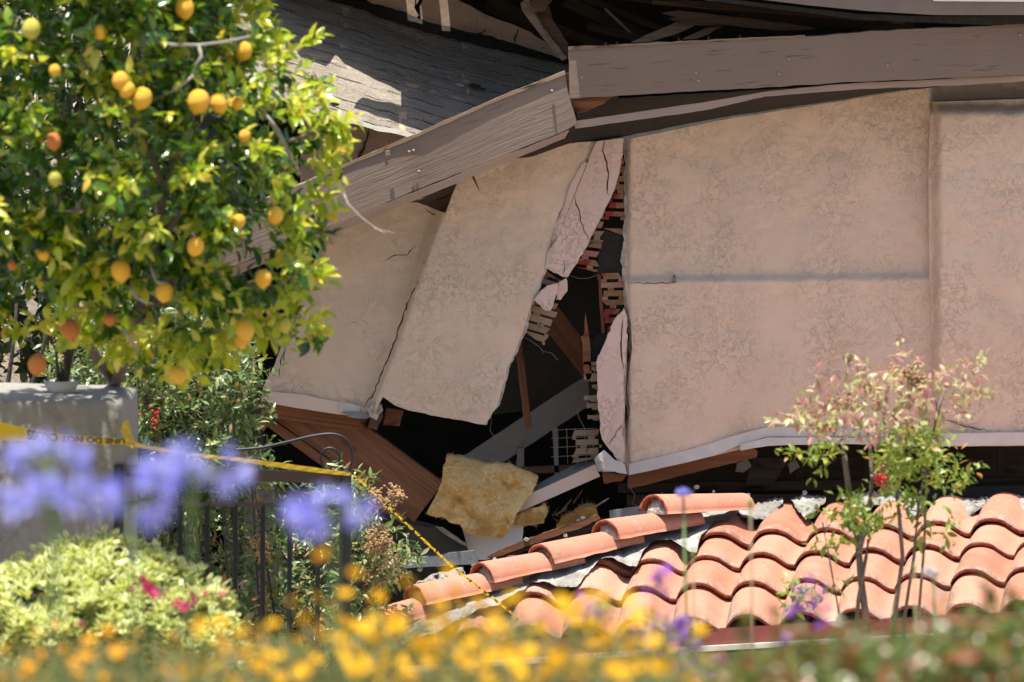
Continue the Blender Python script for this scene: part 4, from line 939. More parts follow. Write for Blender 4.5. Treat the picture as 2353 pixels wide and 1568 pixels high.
# crumbs of plaster and splinters lying about the break
CR = [(1490, 1196), (1530, 1182), (1436, 1176), (1468, 1168), (1330, 1196), (1090, 1300), (1136, 1284), (1062, 1306), (1150, 1300), (1240, 1248), (1300, 1232), (1396, 1208), (1340, 1190), (1420, 1140), (1460, 1134), (1500, 1128), (1545, 1126), (1600, 1120), (1640, 1130), (1720, 1138), (1850, 1132), (1004, 1300), (965, 1310), (1040, 1300), (1210, 1240), (1660, 1150)]
CR = [p for p in CR if p[1] > 1186 or p[0] > 1580]
for i, (x, y) in enumerate(CR):
    s = random.uniform(3, 8); q = [(x + s * math.cos(t) * random.uniform(.6, 1.2), y + s * .7 * math.sin(t) * random.uniform(.6, 1.2)) for t in np.linspace(0, 6.28, 7)[:-1]]
    tag(prism('rubble', q, -.20 + random.uniform(-.03, .05), .02, M['mortar_grey' if i % 3 else 'drywall'], None, .002, origin=tuple(at(x, y, -.2))), 'pale crumb of plaster lying in the break between the wall and the tiles', 'rubble', 'plaster crumbs along the break')
for i in range(22):
    x = random.uniform(1030, 1700); y = 1150 + random.uniform(-14, 26) + max(0, 1400 - x) * .22; L = random.uniform(14, 46); an = random.uniform(-.9, .9)
    tag(prism('wood_splinter', [(x, y), (x + L * math.cos(an), y - L * math.sin(an) - 2), (x + L * math.cos(an), y - L * math.sin(an) + 1), (x + 2, y + 4)], -.10 + random.uniform(-.06, .25), .008, M[random.choice(['red_wood', 'old_wood', 'pale_wood'])], None, .001, origin=tuple(at(x, y, -.1))), 'thin wood splinter lying in the break above the tiles', 'splinter', 'wood splinters along the break')
for pts, lab in [([(1130, 962), (1126, 990), (1140, 1010), (1136, 1036)], 'stray wire dangling from the lower right corner of the leaning panel'), ([(1352, 1000), (1330, 960), (1322, 930), (1334, 900)], 'thin bent wire rising behind the cream lath square'), ([(1448, 1120), (1460, 1140), (1452, 1158), (1470, 1166)], 'thin wire hanging under the timber below the wall flashing'), ([(1250, 808), (1268, 812), (1282, 828)], 'short loose wire branching in the black hole below the frayed lath')]:
    loose_wire(pts, lab)
# ================================================================== PLANT TOOLS
def leaf_template(w=.42, fold=.10, droop=.18, rows=(0, .22, .5, .8, 1), wid=(0, .78, 1, .6, 0)):
    V = [(0, 0, 0)]; UVs = [(0, 0)]
    for t, k in zip(rows[1:-1], wid[1:-1]):
        z = -droop * t * t
        for s in (-1, 0, 1): V.append((s * w * .5 * k, t, z + abs(s) * fold * k)); UVs.append((s, t))
    V.append((0, 1, -droop)); UVs.append((0, 1))
    F = [(0, 2, 1), (0, 3, 2)]
    for i in range(len(rows) - 3):
        b = 1 + i * 3; F += [(b, b + 1, b + 4), (b, b + 4, b + 3), (b + 1, b + 2, b + 5), (b + 1, b + 5, b + 4)]
    b = 1 + (len(rows) - 3) * 3; e = len(V) - 1
    F += [(b, b + 1, e), (b + 1, b + 2, e)]
    return np.array(V), np.array(F), np.array(UVs, float)
def norm(a): return a / (np.linalg.norm(a, axis=-1, keepdims=True) + 1e-9)
def place(tmpl, P, D, N, S):
    """copies of a leaf: base P, axis D, face normal N, length S -> V, F, UV arrays"""
    V, F, U = tmpl; P = np.asarray(P); D = norm(np.asarray(D)); N = np.asarray(N)
    X = norm(np.cross(D, N)); Z = np.cross(X, D)
    R = np.stack([X, D, Z], -1)
    W = np.einsum('nij,kj->nki', R, V) * np.asarray(S)[:, None, None] + P[:, None]
    n, k = len(P), len(V)
    return W.reshape(-1, 3), (F[None] + (np.arange(n) * k)[:, None, None]).reshape(-1, 3), np.tile(U, (n, 1))
def join(parts):
    Vs, Fs, Us, b = [], [], [], 0
    for V, F, U in parts: Vs.append(V); Fs.append(F + b); Us.append(U); b += len(V)
    return np.concatenate(Vs), np.concatenate(Fs), np.concatenate(Us)
def inpoly(x, y, poly):
    r = np.zeros(np.shape(x), bool); n = len(poly)
    for i in range(n):
        (x0, y0), (x1, y1) = poly[i], poly[(i + 1) % n]
        c = ((y0 > y) != (y1 > y)); r ^= c & (x < (x1 - x0) * (y - y0) / (y1 - y0 + 1e-12) + x0)
    return r
def edge_dist(x, y, poly):
    d = np.full(np.shape(x), 1e9); n = len(poly)
    for i in range(n):
        a = np.array(poly[i], float); b = np.array(poly[(i + 1) % n], float); ab = b - a
        t = np.clip(((x - a[0]) * ab[0] + (y - a[1]) * ab[1]) / (ab @ ab), 0, 1)
        d = np.minimum(d, np.hypot(x - a[0] - t * ab[0], y - a[1] - t * ab[1]))
    return d
def sample_poly(poly, n):
    xs = [p[0] for p in poly]; ys = [p[1] for p in poly]; X = []; Y = []
    while len(X) < n:
        x = RNG.uniform(min(xs), max(xs), 4 * n); y = RNG.uniform(min(ys), max(ys), 4 * n); k = inpoly(x, y, poly)
        X += list(x[k]); Y += list(y[k])
    return np.array(X[:n]), np.array(Y[:n])
def rnd3(n): return norm(RNG.normal(size=(n, 3)))

def clusters(C, A, nl, size, spread=.9, tl=.10, up=.6, sun=None):
    """leaves spiralling round short twigs at C along A: returns P, D, N, S"""
    P, D, N, S = [], [], [], []
    for c, a in zip(C, A):
        k = max(3, int(RNG.normal(nl, nl * .25))); a = a / np.linalg.norm(a)
        e1 = np.cross(a, [0, 0, 1.0]); e1 /= np.linalg.norm(e1) + 1e-9; e2 = np.cross(a, e1)
        t = np.linspace(0, 1, k); th = np.arange(k) * 2.4 + RNG.uniform(0, 6.28)
        rad = np.cos(th)[:, None] * e1 + np.sin(th)[:, None] * e2
        P.append(c + a * (t * tl)[:, None] + RNG.normal(size=(k, 3)) * .008)
        d = a * (.25 + .7 * t)[:, None] + rad * spread + RNG.normal(size=(k, 3)) * .22
        D.append(d); n_ = np.array([0, -.15, up]) + RNG.normal(size=(k, 3)) * .38 + a * .3
        N.append(n_); S.append(size * RNG.uniform(.6, 1.25, k) * (1.05 - .3 * t))
    return np.concatenate(P), np.concatenate(D), np.concatenate(N), np.concatenate(S)

# ================================================================== LEMON TREE
LY = -5.5
crown = [(-260, -420), (300, -460), (520, -300), (588, -60), (604, 20), (572, 62), (618, 100), (660, 150), (664, 195), (722, 228), (776, 262), (760, 296), (792, 330), (756, 352), (768, 378), (720, 400), (744, 445), (722, 486), (738, 520), (694, 560), (706, 600), (742, 632), (688, 668), (706, 700), (732, 748), (712, 775),
         (660, 770), (620, 742), (588, 790), (540, 778), (505, 800), (455, 822), (430, 852), (405, 830), (352, 812), (300, 818), (255, 770), (200, 762), (150, 748), (90, 765), (20, 740), (-80, 760), (-260, 700)]
tree = thing('lemon_tree', 'lemon tree full of ripe lemons in front of the fallen eave', 'tree', tuple(at(235, 1400, LY + 1.7)))
n = 4300
cx, cy = sample_poly(crown, n)
ed = edge_dist(cx, cy, crown)
half = .95 * np.sqrt(np.clip(ed / 330, .03, 1))
lump = fbm(cx / 105, cy / 95, 31, 3)
dep = np.where(RNG.random(n) < .70, -np.sqrt(RNG.uniform(.55, 1, n)), RNG.uniform(-.3, 1, n)) * half
# boughs stand forward, hollows between them stay open
holes = np.zeros(n, bool)
for (hx, hy, hr, hs) in [(560, 575, 78, 52), (640, 300, 40, 30), (90, 690, 90, 60), (150, 250, 70, 50), (370, 555, 60, 30), (300, 330, 60, 30), (60, 470, 60, 22), (500, 390, 50, 24), (680, 430, 40, 30), (210, 830, 60, 40), (470, 730, 60, 34), (330, 130, 50, 22)]:
    holes |= ((cx - hx) / hr) ** 2 + ((cy - hy) / hs) ** 2 < RNG.uniform(.6, 1.3, n)
keep = ~(holes & (RNG.random(n) < .86)) & ~((cx > 610) & (RNG.random(n) < .52)) & ((lump > .0) | ((ed < 26) & (RNG.random(n) < .8)) | (dep > -.1) & (RNG.random(n) < .6) | (RNG.random(n) < .10))
cx, cy, dep, ed, lump, half = [v[keep] for v in (cx, cy, dep, ed, lump, half)]
dep = dep - .30 * np.clip(lump, -.6, .7) * (half > .3)
C = at_np(cx, cy, LY + dep)
mid = np.array(at(250, 420, LY + .2))
A = norm(C - mid) * .7 + rnd3(len(C)) * .7 + np.array([0, -.2, .35])
A[:, 0] += np.where(cx > 560, .3, 0)
yng = ((ed < 70) & (cx > 0) & (RNG.random(len(C)) < .85)) | ((lump > .2) & (dep < -.2) & (RNG.random(len(C)) < .5)) | (RNG.random(len(C)) < .06)
P, D, N, S = clusters(C[~yng], A[~yng], 8.5, .074, .85, .10, .55)
Py, Dy, Ny, Sy = clusters(C[yng], A[yng], 8, .070, .80, .09, .6)
isy = np.r_[np.zeros(len(P), bool), np.ones(len(Py), bool)]
P = np.concatenate([P, Py]); D = np.concatenate([D, Dy]); N = np.concatenate([N, Ny]); S = np.concatenate([S, Sy])
LEM = [(560, 118, 40, 'y'), (277, 186, 40, 'y'), (292, 206, 36, 'y'), (326, 226, 47, 'y'), (456, 233, 52, 'y'), (502, 238, 42, 'y'), (545, 237, 28, 'y'), (562, 312, 28, 'y'), (123, 325, 35, 'o'), (126, 410, 33, 'g'), (633, 495, 38, 'y'), (548, 509, 32, 'y'), (449, 567, 40, 'y'), (277, 622, 46, 'y'), (378, 671, 43, 'y'), (161, 757, 46, 'o'), (605, 640, 40, 'y'), (654, 747, 32, 'g'), (561, 757, 46, 'y'), (408, 862, 42, 'y'), (100, 585, 28, 'y'), (424, 18, 44, 'y'), (230, 75, 32, 'y'), (72, 66, 44, 'g'), (252, 735, 28, 'o'), (126, 162, 28, 'y'), (553, 783, 32, 'y'), (86, 838, 44, 'o'), (28, 610, 22, 'o')]
LYS = []
for (lx, ly, ls, k) in LEM:
    e = float(edge_dist(np.array([lx]), np.array([ly]), crown)[0]); LYS.append(LY - .14 - .96 * math.sqrt(min(1, e / 330 + .05)))
px, py = to_px(P + norm(D) * (S * .5)[:, None])
ok = np.ones(len(P), bool)
for (lx, ly, ls, k), yy in zip(LEM, LYS):
    f = .50 if k != 'g' else .42
    ok &= ~((np.hypot(px - lx, (py - ly)) < ls * f) & (P[:, 1] < yy + .02))
P, D, N, S, isy = P[ok], D[ok], N[ok], S[ok], isy[ok]
# the sprig reaching out over the roofing sheet and other loose shoots
def shoot(pts, Y, k, size):
    W = np.array([at(x, y, Y) for x, y in pts]); t = np.linspace(.25, 1, k)
    seg = np.linspace(0, 1, len(W)); Q = np.stack([np.interp(t, seg, W[:, i]) for i in range(3)], -1)
    d = norm(W[-1] - W[0]) + rnd3(k) * .9 + np.array([0, -.1, .4])
    return Q, d, np.array([0, -.3, .6]) + RNG.normal(size=(k, 3)) * .5, size * RNG.uniform(.6, 1.15, k)
SH = [([(600, 150), (655, 130), (700, 100), (738, 84)], 16, .065), ([(735, 400), (760, 340), (788, 335)], 12, .07), ([(690, 640), (720, 640), (742, 632)], 10, .075), ([(690, 720), (715, 745), (728, 760)], 9, .06),
      ([(430, 790), (430, 830), (436, 868)], 7, .085), ([(600, 760), (640, 790), (662, 806), (680, 795)], 9, .05), ([(300, 780), (300, 822)], 5, .07), ([(450, 300), (446, 340)], 8, .11), ([(560, 40), (590, 48), (606, 46)], 8, .06),
      ([(650, 180), (700, 200), (745, 245)], 10, .06), ([(700, 260), (760, 262), (785, 300)], 12, .065), ([(780, 370), (795, 440)], 4, .045)]
sh = [shoot(p, LY - .3, k, s) for p, k, s in SH]
P = np.concatenate([P] + [s[0] for s in sh]); D = np.concatenate([D] + [s[1] for s in sh]); N = np.concatenate([N] + [s[2] for s in sh]); S = np.concatenate([S] + [s[3] for s in sh])
LT = leaf_template(.46, .09, .28)
isy = np.r_[isy, np.ones(len(P) - len(isy), bool)]
V, F, U = place(LT, P[~isy], D[~isy], N[~isy], S[~isy]); mesh_obj('crown', V, F, M['leaf_lemon'], tree, True, U)
V, F, U = place(LT, P[isy], D[isy], N[isy], S[isy]); mesh_obj('young_crown', V, F, M['leaf_young'], tree, True, U)
mb = MB()
W = lambda x, y, d=0.0: at(x, y, LY + d)
LIMBS = [([(232, 1400, 1.7), (236, 1000, 1.7), (262, 880, 1.4), (300, 790, .7), (330, 700, .0), (350, 560, -.05), (380, 430, -.1), (430, 300, -.2), (456, 180, -.35), (455, 120, -.4)], .034, .012),
         ([(262, 880, 1.4), (200, 790, .8), (150, 640, .3), (130, 480, .1), (140, 300, .1), (200, 100, .0), (230, -160, .0)], .022, .010),
         ([(350, 560, -.05), (440, 470, -.1), (560, 400, -.2), (650, 330, -.3), (730, 300, -.3)], .016, .005),
         ([(330, 700, .0), (440, 690, -.1), (560, 650, -.2), (660, 660, -.25)], .014, .004),
         ([(380, 430, -.1), (300, 260, -.2), (320, 90, -.3), (360, 20, -.3)], .016, .005)]
for pts, a, b in LIMBS: mb.tube([W(*p) for p in pts], a, b, 7)
mb.build('trunk', M['bark'], tree)
mb = MB()
TW = [([(270, 70, -.75), (330, 92, -.85), (400, 104, -.9), (458, 104, -.9), (520, 96, -.9), (575, 84, -.8)], .009, .005), ([(457, 104, -.9), (462, 130, -.9), (450, 150, -.92), (446, 172, -.92)], .008, .006), ([(446, 172, -.9), (420, 195, -.9), (385, 216, -.88), (350, 232, -.85)], .006, .003),
      ([(600, 250, -.6), (640, 300, -.6), (668, 360, -.6), (690, 400, -.55)], .007, .004), ([(620, 280, -.6), (650, 330, -.62), (664, 365, -.6)], .005, .003), ([(85, 496, -.8), (140, 486, -.85), (190, 484, -.85), (222, 484, -.8)], .006, .003), ([(165, 490, -.84), (185, 462, -.84), (205, 432, -.84)], .005, .002),
      ([(300, 655, -.8), (310, 680, -.85), (330, 694, -.86), (352, 698, -.84)], .007, .003), ([(345, 610, -.8), (360, 648, -.85), (380, 652, -.84)], .006, .003), ([(240, 10, -.8), (222, 32, -.82), (208, 64, -.8)], .006, .003), ([(788, 440, -.3), (800, 470, -.32), (830, 500, -.34), (868, 528, -.36), (908, 536, -.38)], .004, .0015), ([(860, 524, -.36), (892, 540, -.38)], .003, .001),
      ([(660, 806, -.35), (640, 792, -.32), (610, 765, -.3)], .004, .002), ([(600, 150, -.3), (655, 130, -.3), (700, 100, -.3), (738, 84, -.3)], .004, .0018), ([(420, 560, -.5), (450, 565, -.6), (480, 590, -.6)], .006, .004), ([(555, 530, -.55), (562, 590, -.55)], .006, .005), ([(280, 750, -.4), (310, 795, -.4), (320, 815, -.3)], .008, .007), ([(560, 160, -.5), (600, 170, -.5), (640, 196, -.5)], .004, .002)]
for pts, a, b in TW:
    mb = MB(); mb.tube([W(*p) for p in pts], a, b, 6); mb.build('branch', M['twig_grey'], tree)
def lemon_mesh(seed):
    r_ = random.Random(seed); vs = []; fs = []; nu, nv = 20, 16
    for j in range(nv + 1):
        t = math.pi * j / nv; z = -math.cos(t) * 1.08; r = math.sin(t)
        if t < .55: z -= .16 * (1 - t / .55) ** 1.5; r = r * .9 + .03
        if t > 2.85: z -= .05 * ((t - 2.85) / .29)
        for i in range(nu):
            a = 2 * math.pi * i / nu; k = 1 + .02 * math.sin(3 * a + seed) * math.sin(t)
            vs.append((r * math.cos(a) * k, r * math.sin(a) * k, z))
    for j in range(nv):
        for i in range(nu): fs.append((j * nu + i, j * nu + (i + 1) % nu, (j + 1) * nu + (i + 1) % nu, (j + 1) * nu + i))
    return vs, fs
LM = {}
for k, m in (('y', 'lemon_peel'), ('o', 'lemon_orange'), ('g', 'lemon_green')):
    vs, fs = lemon_mesh(ord(k)); me = bpy.data.meshes.new('lemon'); me.from_pydata(vs, [], fs); me.materials.append(M[m])
    me.polygons.foreach_set('use_smooth', [True] * len(me.polygons)); LM[k] = me
for (lx, ly, ls, k), yy in zip(LEM, LYS):
    o = bpy.data.objects.new('lemon', LM[k]); COL.objects.link(o); o.parent = tree
    o.location = at(lx, ly, yy) - wl(tree); s = ls * .5 / ppm(yy) * .98
    o.scale = (s, s, s * random.uniform(.98, 1.12)); o.rotation_euler = (random.uniform(-.7, .3), random.uniform(-.5, .5), random.uniform(0, 6))
    if k == 'o': o['label'] = 'deep orange lemon'
    if k == 'g': o['label'] = 'greenish lemon'

# ================================================================== SHRUBS BEHIND
def bush(name, label, poly, Y, depth, n, nl, size, mat, tmpl, tl=.10, spread=.8, lumpk=.25, cat='shrub', edge=120, up=.6, hang=0.0, stems=14, stemmat='bark_dark', lsc=70, group=None, thing_=None, part='foliage'):
    cx, cy = sample_poly(poly, n); ed = edge_dist(cx, cy, poly)
    dep = RNG.uniform(-1, 1, n) * depth * np.sqrt(np.clip(ed / edge, .06, 1))
    lp = fbm(cx / lsc, cy / lsc, int(abs(Y * 10)) + 3, 3); k = (lp > -lumpk) | (RNG.random(n) < .25)
    dep = dep - depth * .5 * np.clip(lp, -.5, .5)
    cx, cy, dep = cx[k], cy[k], dep[k]
    C = at_np(cx, cy, Y + dep)
    A = rnd3(len(C)) * .9 + np.array([0, -.35, .5 - hang])
    P, D, N, S = clusters(C, A, nl, size, spread, tl, up)
    V, F, U = place(tmpl, P, D, N, S)
    xs = [p[0] for p in poly]; ys = [p[1] for p in poly]; bx = np.mean(xs)
    b = at(bx, max(ys), Y); b.z = min(b.z, float(ground_z(np.array(b.x), np.array(b.y))) + .02)
    t = thing_ or thing(name, label, cat, (b.x, b.y, float(ground_z(np.array(b.x), np.array(b.y)))), group)
    mesh_obj(part, V, F, M[mat], t, True, U)
    if stems:
        mb = MB(); w = (max(xs) - min(xs))
        for i in range(stems):
            q = C[RNG.integers(len(C))]; s = Vector((b.x + random.uniform(-.3, .3) * w / ppm(Y), b.y + random.uniform(-.1, .1), t.location.z - .05)); e = Vector(q)
            m = s.lerp(e, .55) + Vector((random.uniform(-.05, .05), random.uniform(-.05, .05), .05)); mb.tube([s, m, e], .008, .003, 5)
        mb.build('stem', M[stemmat], t)
    return t
NT_ = leaf_template(.30, .04, .22, (0, .25, .5, .78, 1), (0, .7, 1, .6, 0))
ST_ = leaf_template(.42, .06, .15)
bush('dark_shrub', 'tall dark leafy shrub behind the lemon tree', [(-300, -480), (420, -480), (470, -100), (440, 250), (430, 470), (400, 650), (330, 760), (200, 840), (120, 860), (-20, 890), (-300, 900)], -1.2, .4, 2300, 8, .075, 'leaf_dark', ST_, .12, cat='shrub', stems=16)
nand = bush('nandina_shrub', 'dense green shrub with red berries between the stucco pillar and leaning panel', [(200, 640), (330, 660), (480, 720), (560, 780), (596, 800), (606, 850), (592, 925), (575, 960), (590, 1000), (582, 1075), (600, 1100), (560, 1130), (420, 1150), (300, 1150), (200, 1000), (120, 860)],
     -2.2, .40, 1050, 9, .060, 'leaf_nandina', NT_, .12, .75, .3, edge=80, stems=26)
bvs, bfs = lemon_mesh(2)
for (x, y) in [(350, 945), (357, 950), (363, 948), (352, 962), (358, 968), (351, 975), (360, 972), (322, 954), (366, 940), (344, 934), (356, 984), (349, 966), (300, 922), (362, 958)]:
    c = at(x, y, -2.85); mesh_obj('berry', [c + Vector(v) * .0055 for v in bvs], bfs, M['berry'], nand)
gate_sh = bush('climbing_shrub', 'leafy green shrub growing behind the iron gate bars', [(530, 1095), (600, 1090), (650, 1120), (640, 1180), (600, 1230), (690, 1240), (720, 1105), (800, 1085), (830, 1130), (850, 1150), (870, 1200), (920, 1240), (955, 1300), (900, 1330), (880, 1420), (900, 1520), (540, 1520), (380, 1480), (330, 1300), (330, 1130), (440, 1120)],
     -2.0, .32, 800, 9, .064, 'leaf_nandina', NT_, .13, .8, .05, edge=60, stems=20)
# hanging end of that shrub with red young leaves and dry seed heads
cx, cy = sample_poly([(850, 1260), (920, 1250), (935, 1300), (900, 1340), (840, 1340)], 26)
P, D, N, S = clusters(at_np(cx, cy, np.full(26, -2.15)), rnd3(26) + np.array([0, -.3, -.2]), 7, .05, .8, .1, .6)
V, F, U = place(NT_, P, D, N, S); mesh_obj('red_foliage', V, F, M['leaf_autumn'], gate_sh, True, U)
def seedhead(pts, Y, n, r, parent):
    mb = MB(); cs = []
    for (x, y, s) in pts:
        c = at(x, y, Y); mb.tube([c + Vector((0, 0, -s / ppm(Y))), c + Vector((0, 0, s * .3 / ppm(Y)))], .002, n=4)
        for i in range(n):
            v = Vector(RNG.normal(size=3)) * (s / ppm(Y) * .42); q = c + v
            mb.tube([c + v * .3, q], .0008, n=3, cap=False); mb.box(q, (r, r, r), 0, random.uniform(0, 1))
    return mb.build('seed_head', M['seed_tan'], parent)
seedhead([(905, 1132, 22), (898, 1150, 18), (912, 1142, 18), (862, 1134, 15), (870, 1150, 14), (868, 1222, 26), (880, 1240, 30), (852, 1250, 26), (872, 1262, 24), (360 + 505, 1160, 14), (596, 1248, 30), (600, 1268, 24)], -2.3, 70, .007, gate_sh)
# long sprays falling past the right end
cs = [shoot(p, -2.2, k, s) for p, k, s in [([(880, 1190), (930, 1230), (960, 1290)], 16, .045), ([(900, 1200), (950, 1250), (968, 1298)], 14, .04), ([(800, 1085), (820, 1105), (830, 1140)], 10, .045), ([(560, 1060), (600, 1100), (640, 1108), (668, 1108)], 12, .06), ([(600, 880), (640, 850), (655, 828)], 10, .045), ([(600, 930), (622, 950), (616, 965)], 9, .055), ([(752, 1098), (770, 1076), (800, 1072)], 8, .03)]]
for s in cs:
    V, F, U = place(NT_, *s); mesh_obj('hanging_spray', V, F, M['leaf_nandina'], gate_sh, True, U)

# ================================================================== PILLAR, BOWL, GATE, TAPE
pil = thing('gate_pillar', 'grey stucco gate pillar with a rounded top under the lemon tree', 'pillar', tuple(at(110, 1500, -4.6)))
def d_pil(px, py, W):
    h = -.30 * (1 - sstep(0, 20, 288 - px)) ** 2.2 - .10 * (1 - sstep(0, 14, py - 912 - (px > 250) * (px - 250) * .3)) ** 2
    return h + .012 * fbm(px / 60, py / 90, 3, 4) + .004 * fbm(px / 14, py / 20, 5, 3)
slab('shaft', [(-180, 905), (0, 908), (120, 912), (240, 914), (276, 920), (288, 934)], [(-180, 1640), (120, 1640), (288, 1640)], -4.65, .42, M['stucco_grey'], pil, .012, right=[(288, 934), (290, 1040), (288, 1300), (288, 1640)], disp=d_pil, seed=9, ext=(0, 1, .02))
# bowl
def lathe(prof, c, n=28):
    vs = []; fs = []
    for r, z in prof:
        for k in range(n): a = 2 * math.pi * k / n; vs.append(c + Vector((r * math.cos(a), r * math.sin(a), z)))
    for i in range(len(prof) - 1):
        for k in range(n): fs.append((i * n + k, i * n + (k + 1) % n, (i + 1) * n + (k + 1) % n, (i + 1) * n + k))
    return vs, fs
bc = at(141, 914, -4.45); bw = thing('planter_bowl', 'small off white bowl with dark twiggy stems on top of the stucco pillar', 'bowl', tuple(bc))
vs, fs = lathe([(0, 0), (.036, 0), (.036, .008), (.052, .022), (.064, .045), (.069, .066), (.072, .068), (.067, .068), (.060, .045), (0, .04)], bc); mesh_obj('bowl', vs, fs, M['ceramic'], bw)
mb = MB()
for (x, y, dx) in [(182, 730, 4), (170, 770, -6), (150, 800, 3), (128, 800, -5), (140, 830, 0), (160, 780, 5)]:
    mb.tube([bc + Vector((random.uniform(-.03, .03), random.uniform(-.02, .02), .04)), at(145 + (x - 145) * .5 + dx, (880 + y) / 2, -4.45), at(x, y, -4.45)], .010, .005, 5)
for i in range(26):
    p = bc + Vector((random.uniform(-.05, .05), random.uniform(-.04, .04), .04)); mb.tube([p, p + Vector((random.uniform(-.03, .03), random.uniform(-.02, .02), random.uniform(.02, .06)))], .004, .002, 4)
mb.build('dry_stem', M['bark_dark'], bw)
# thin bare trunks beside the bowl, behind the pillar
for i, (pts, lab) in enumerate([([(60, 980), (75, 880), (100, 800), (110, 720)], 'thin dark sapling trunk behind the pillar, left of the bowl'), ([(2, 980), (20, 870), (35, 760), (40, 650)], 'thin dark sapling trunk at the picture edge behind the pillar')]):
    mb = MB(); W3 = [at(x, y, -3.6) for x, y in pts]; b = W3[0].copy(); b.z = .3
    mb.tube([b] + W3, .016, .006, 6); o = mb.build('sapling_trunk', M['bark_dark'], None, origin=tuple(b)); tag(o, lab, 'trunk')

def gy(px): return float(np.interp(px, [264, 808], [-4.7, -2.7]))
G = lambda x, y, d=0.0: at(x, y, gy(x) + d)
gt = thing('iron_gate', 'black iron gate with a scroll on its latch post', 'gate', tuple(G(540, 1560)))
def bar(nm, x0, y0, x1, y1, w, d=0.0, th=.03):
    horiz = abs(x1 - x0) > abs(y1 - y0)
    if horiz: q = [(x0, y0 - w / 2, gy(x0) + d), (x1, y1 - w / 2, gy(x1) + d), (x1, y1 + w / 2, gy(x1) + d), (x0, y0 + w / 2, gy(x0) + d)]
    else: q = [(x0 - w / 2, y0, gy(x0) + d), (x0 + w / 2, y0, gy(x0) + d), (x1 + w / 2, y1, gy(x1) + d), (x1 - w / 2, y1, gy(x1) + d)]
    return prism(nm, q, gy(x0) + d, th, M['iron'], gt, 0, step=.2)
bar('post', 273, 1069, 270, 1640, 22, -.01, .05); bar('post', 794, 1086, 790, 1640, 26, -.01, .05)
bar('top_rail', 284, 1082, 782, 1100, 26, 0, .04); bar('middle_rail', 284, 1156, 782, 1165, 9, 0, .02)
for x in (348, 414, 476, 541, 604, 666, 731): bar('picket', x, 1160, x - 3, 1640, 11, .005, .016)
# scroll
mb = MB()
def spline(p, n=60):
    p = np.array(p, float); t = np.linspace(0, len(p) - 1, n); out = []
    for s in t:
        i = min(int(s), len(p) - 2); f = s - i; a = p[max(i - 1, 0)]; b = p[i]; c = p[i + 1]; d = p[min(i + 2, len(p) - 1)]
        out.append(.5 * ((2 * b) + (-a + c) * f + (2 * a - 5 * b + 4 * c - d) * f ** 2 + (-a + 3 * b - 3 * c + d) * f ** 3))
    return out
sc = spline([(540, 1034), (600, 1029), (660, 1016), (720, 1002), (765, 998), (795, 1010), (809, 1038), (808, 1066), (797, 1082), (772, 1088), (748, 1078), (737, 1056), (743, 1036), (760, 1030), (775, 1038), (781, 1052), (774, 1061), (762, 1060), (756, 1048)], 120)
mb.tube([at(x, y, -2.7) for x, y in sc], .0065, .0055, 8); mb.tube([at(797, 1082, -2.7), at(801, 1092, -2.7)], .007, n=8)
mb.build('scroll', M['iron'], gt)

# caution tape
tp = thing('caution_tape', 'yellow police tape with black lettering strung from the pillar over the iron gate', 'tape', tuple(at(300, 1015, -5.0)))
def ribbon(name, top, bot, parent, mat='tape', n=60, wob=0.0):
    T = resample(top, n, 0); B = resample(bot, n, 0); vs = []; fs = []
    Wt = at_np(T[:, 0], T[:, 1], T[:, 2]); Wb = at_np(B[:, 0], B[:, 1], B[:, 2])
    for i in range(n):
        for k in range(4):
            w = Wt[i] + (Wb[i] - Wt[i]) * k / 3; w = w + np.array([0, wob * math.sin(i * .7 + k), 0]); vs.append(w)
    for i in range(n - 1):
        for k in range(3): fs.append((i * 4 + k, i * 4 + k + 1, (i + 1) * 4 + k + 1, (i + 1) * 4 + k))
    return mesh_obj(name, vs, fs, M[mat], parent, True)
PT = [(-90, 955, -5.05), (0, 970, -5.04), (55, 983, -5.03), (150, 999, -5.03), (240, 1006, -5.03), (292, 1009, -4.98)]
PB = [(-90, 1010, -5.05), (0, 1012, -5.04), (55, 1013, -5.03), (150, 1018, -5.03), (240, 1021, -5.03), (292, 1022, -4.98)]
ribbon('tape_band', PT, PB, tp, wob=.002)
ribbon('tape_band', [(284, 968, -4.7), (296, 966, -4.6), (300, 990, -4.75), (312, 1024, -4.95)], [(276, 992, -4.9), (284, 1004, -4.95), (294, 1018, -4.97), (304, 1030, -4.97)], tp, wob=.004)
ribbon('tape_band', [(288, 1010, -4.98), (340, 1024, -4.8), (420, 1038, -4.5), (480, 1045, -4.3), (560, 1053, -4.05), (640, 1063, -3.5), (740, 1077, -3.05), (808, 1087, -2.75)],
       [(288, 1024, -4.98), (340, 1032, -4.8), (420, 1045, -4.5), (480, 1053, -4.3), (560, 1062, -4.05), (640, 1075, -3.5), (740, 1088, -3.05), (808, 1094, -2.75)], tp, n=80, wob=.006)
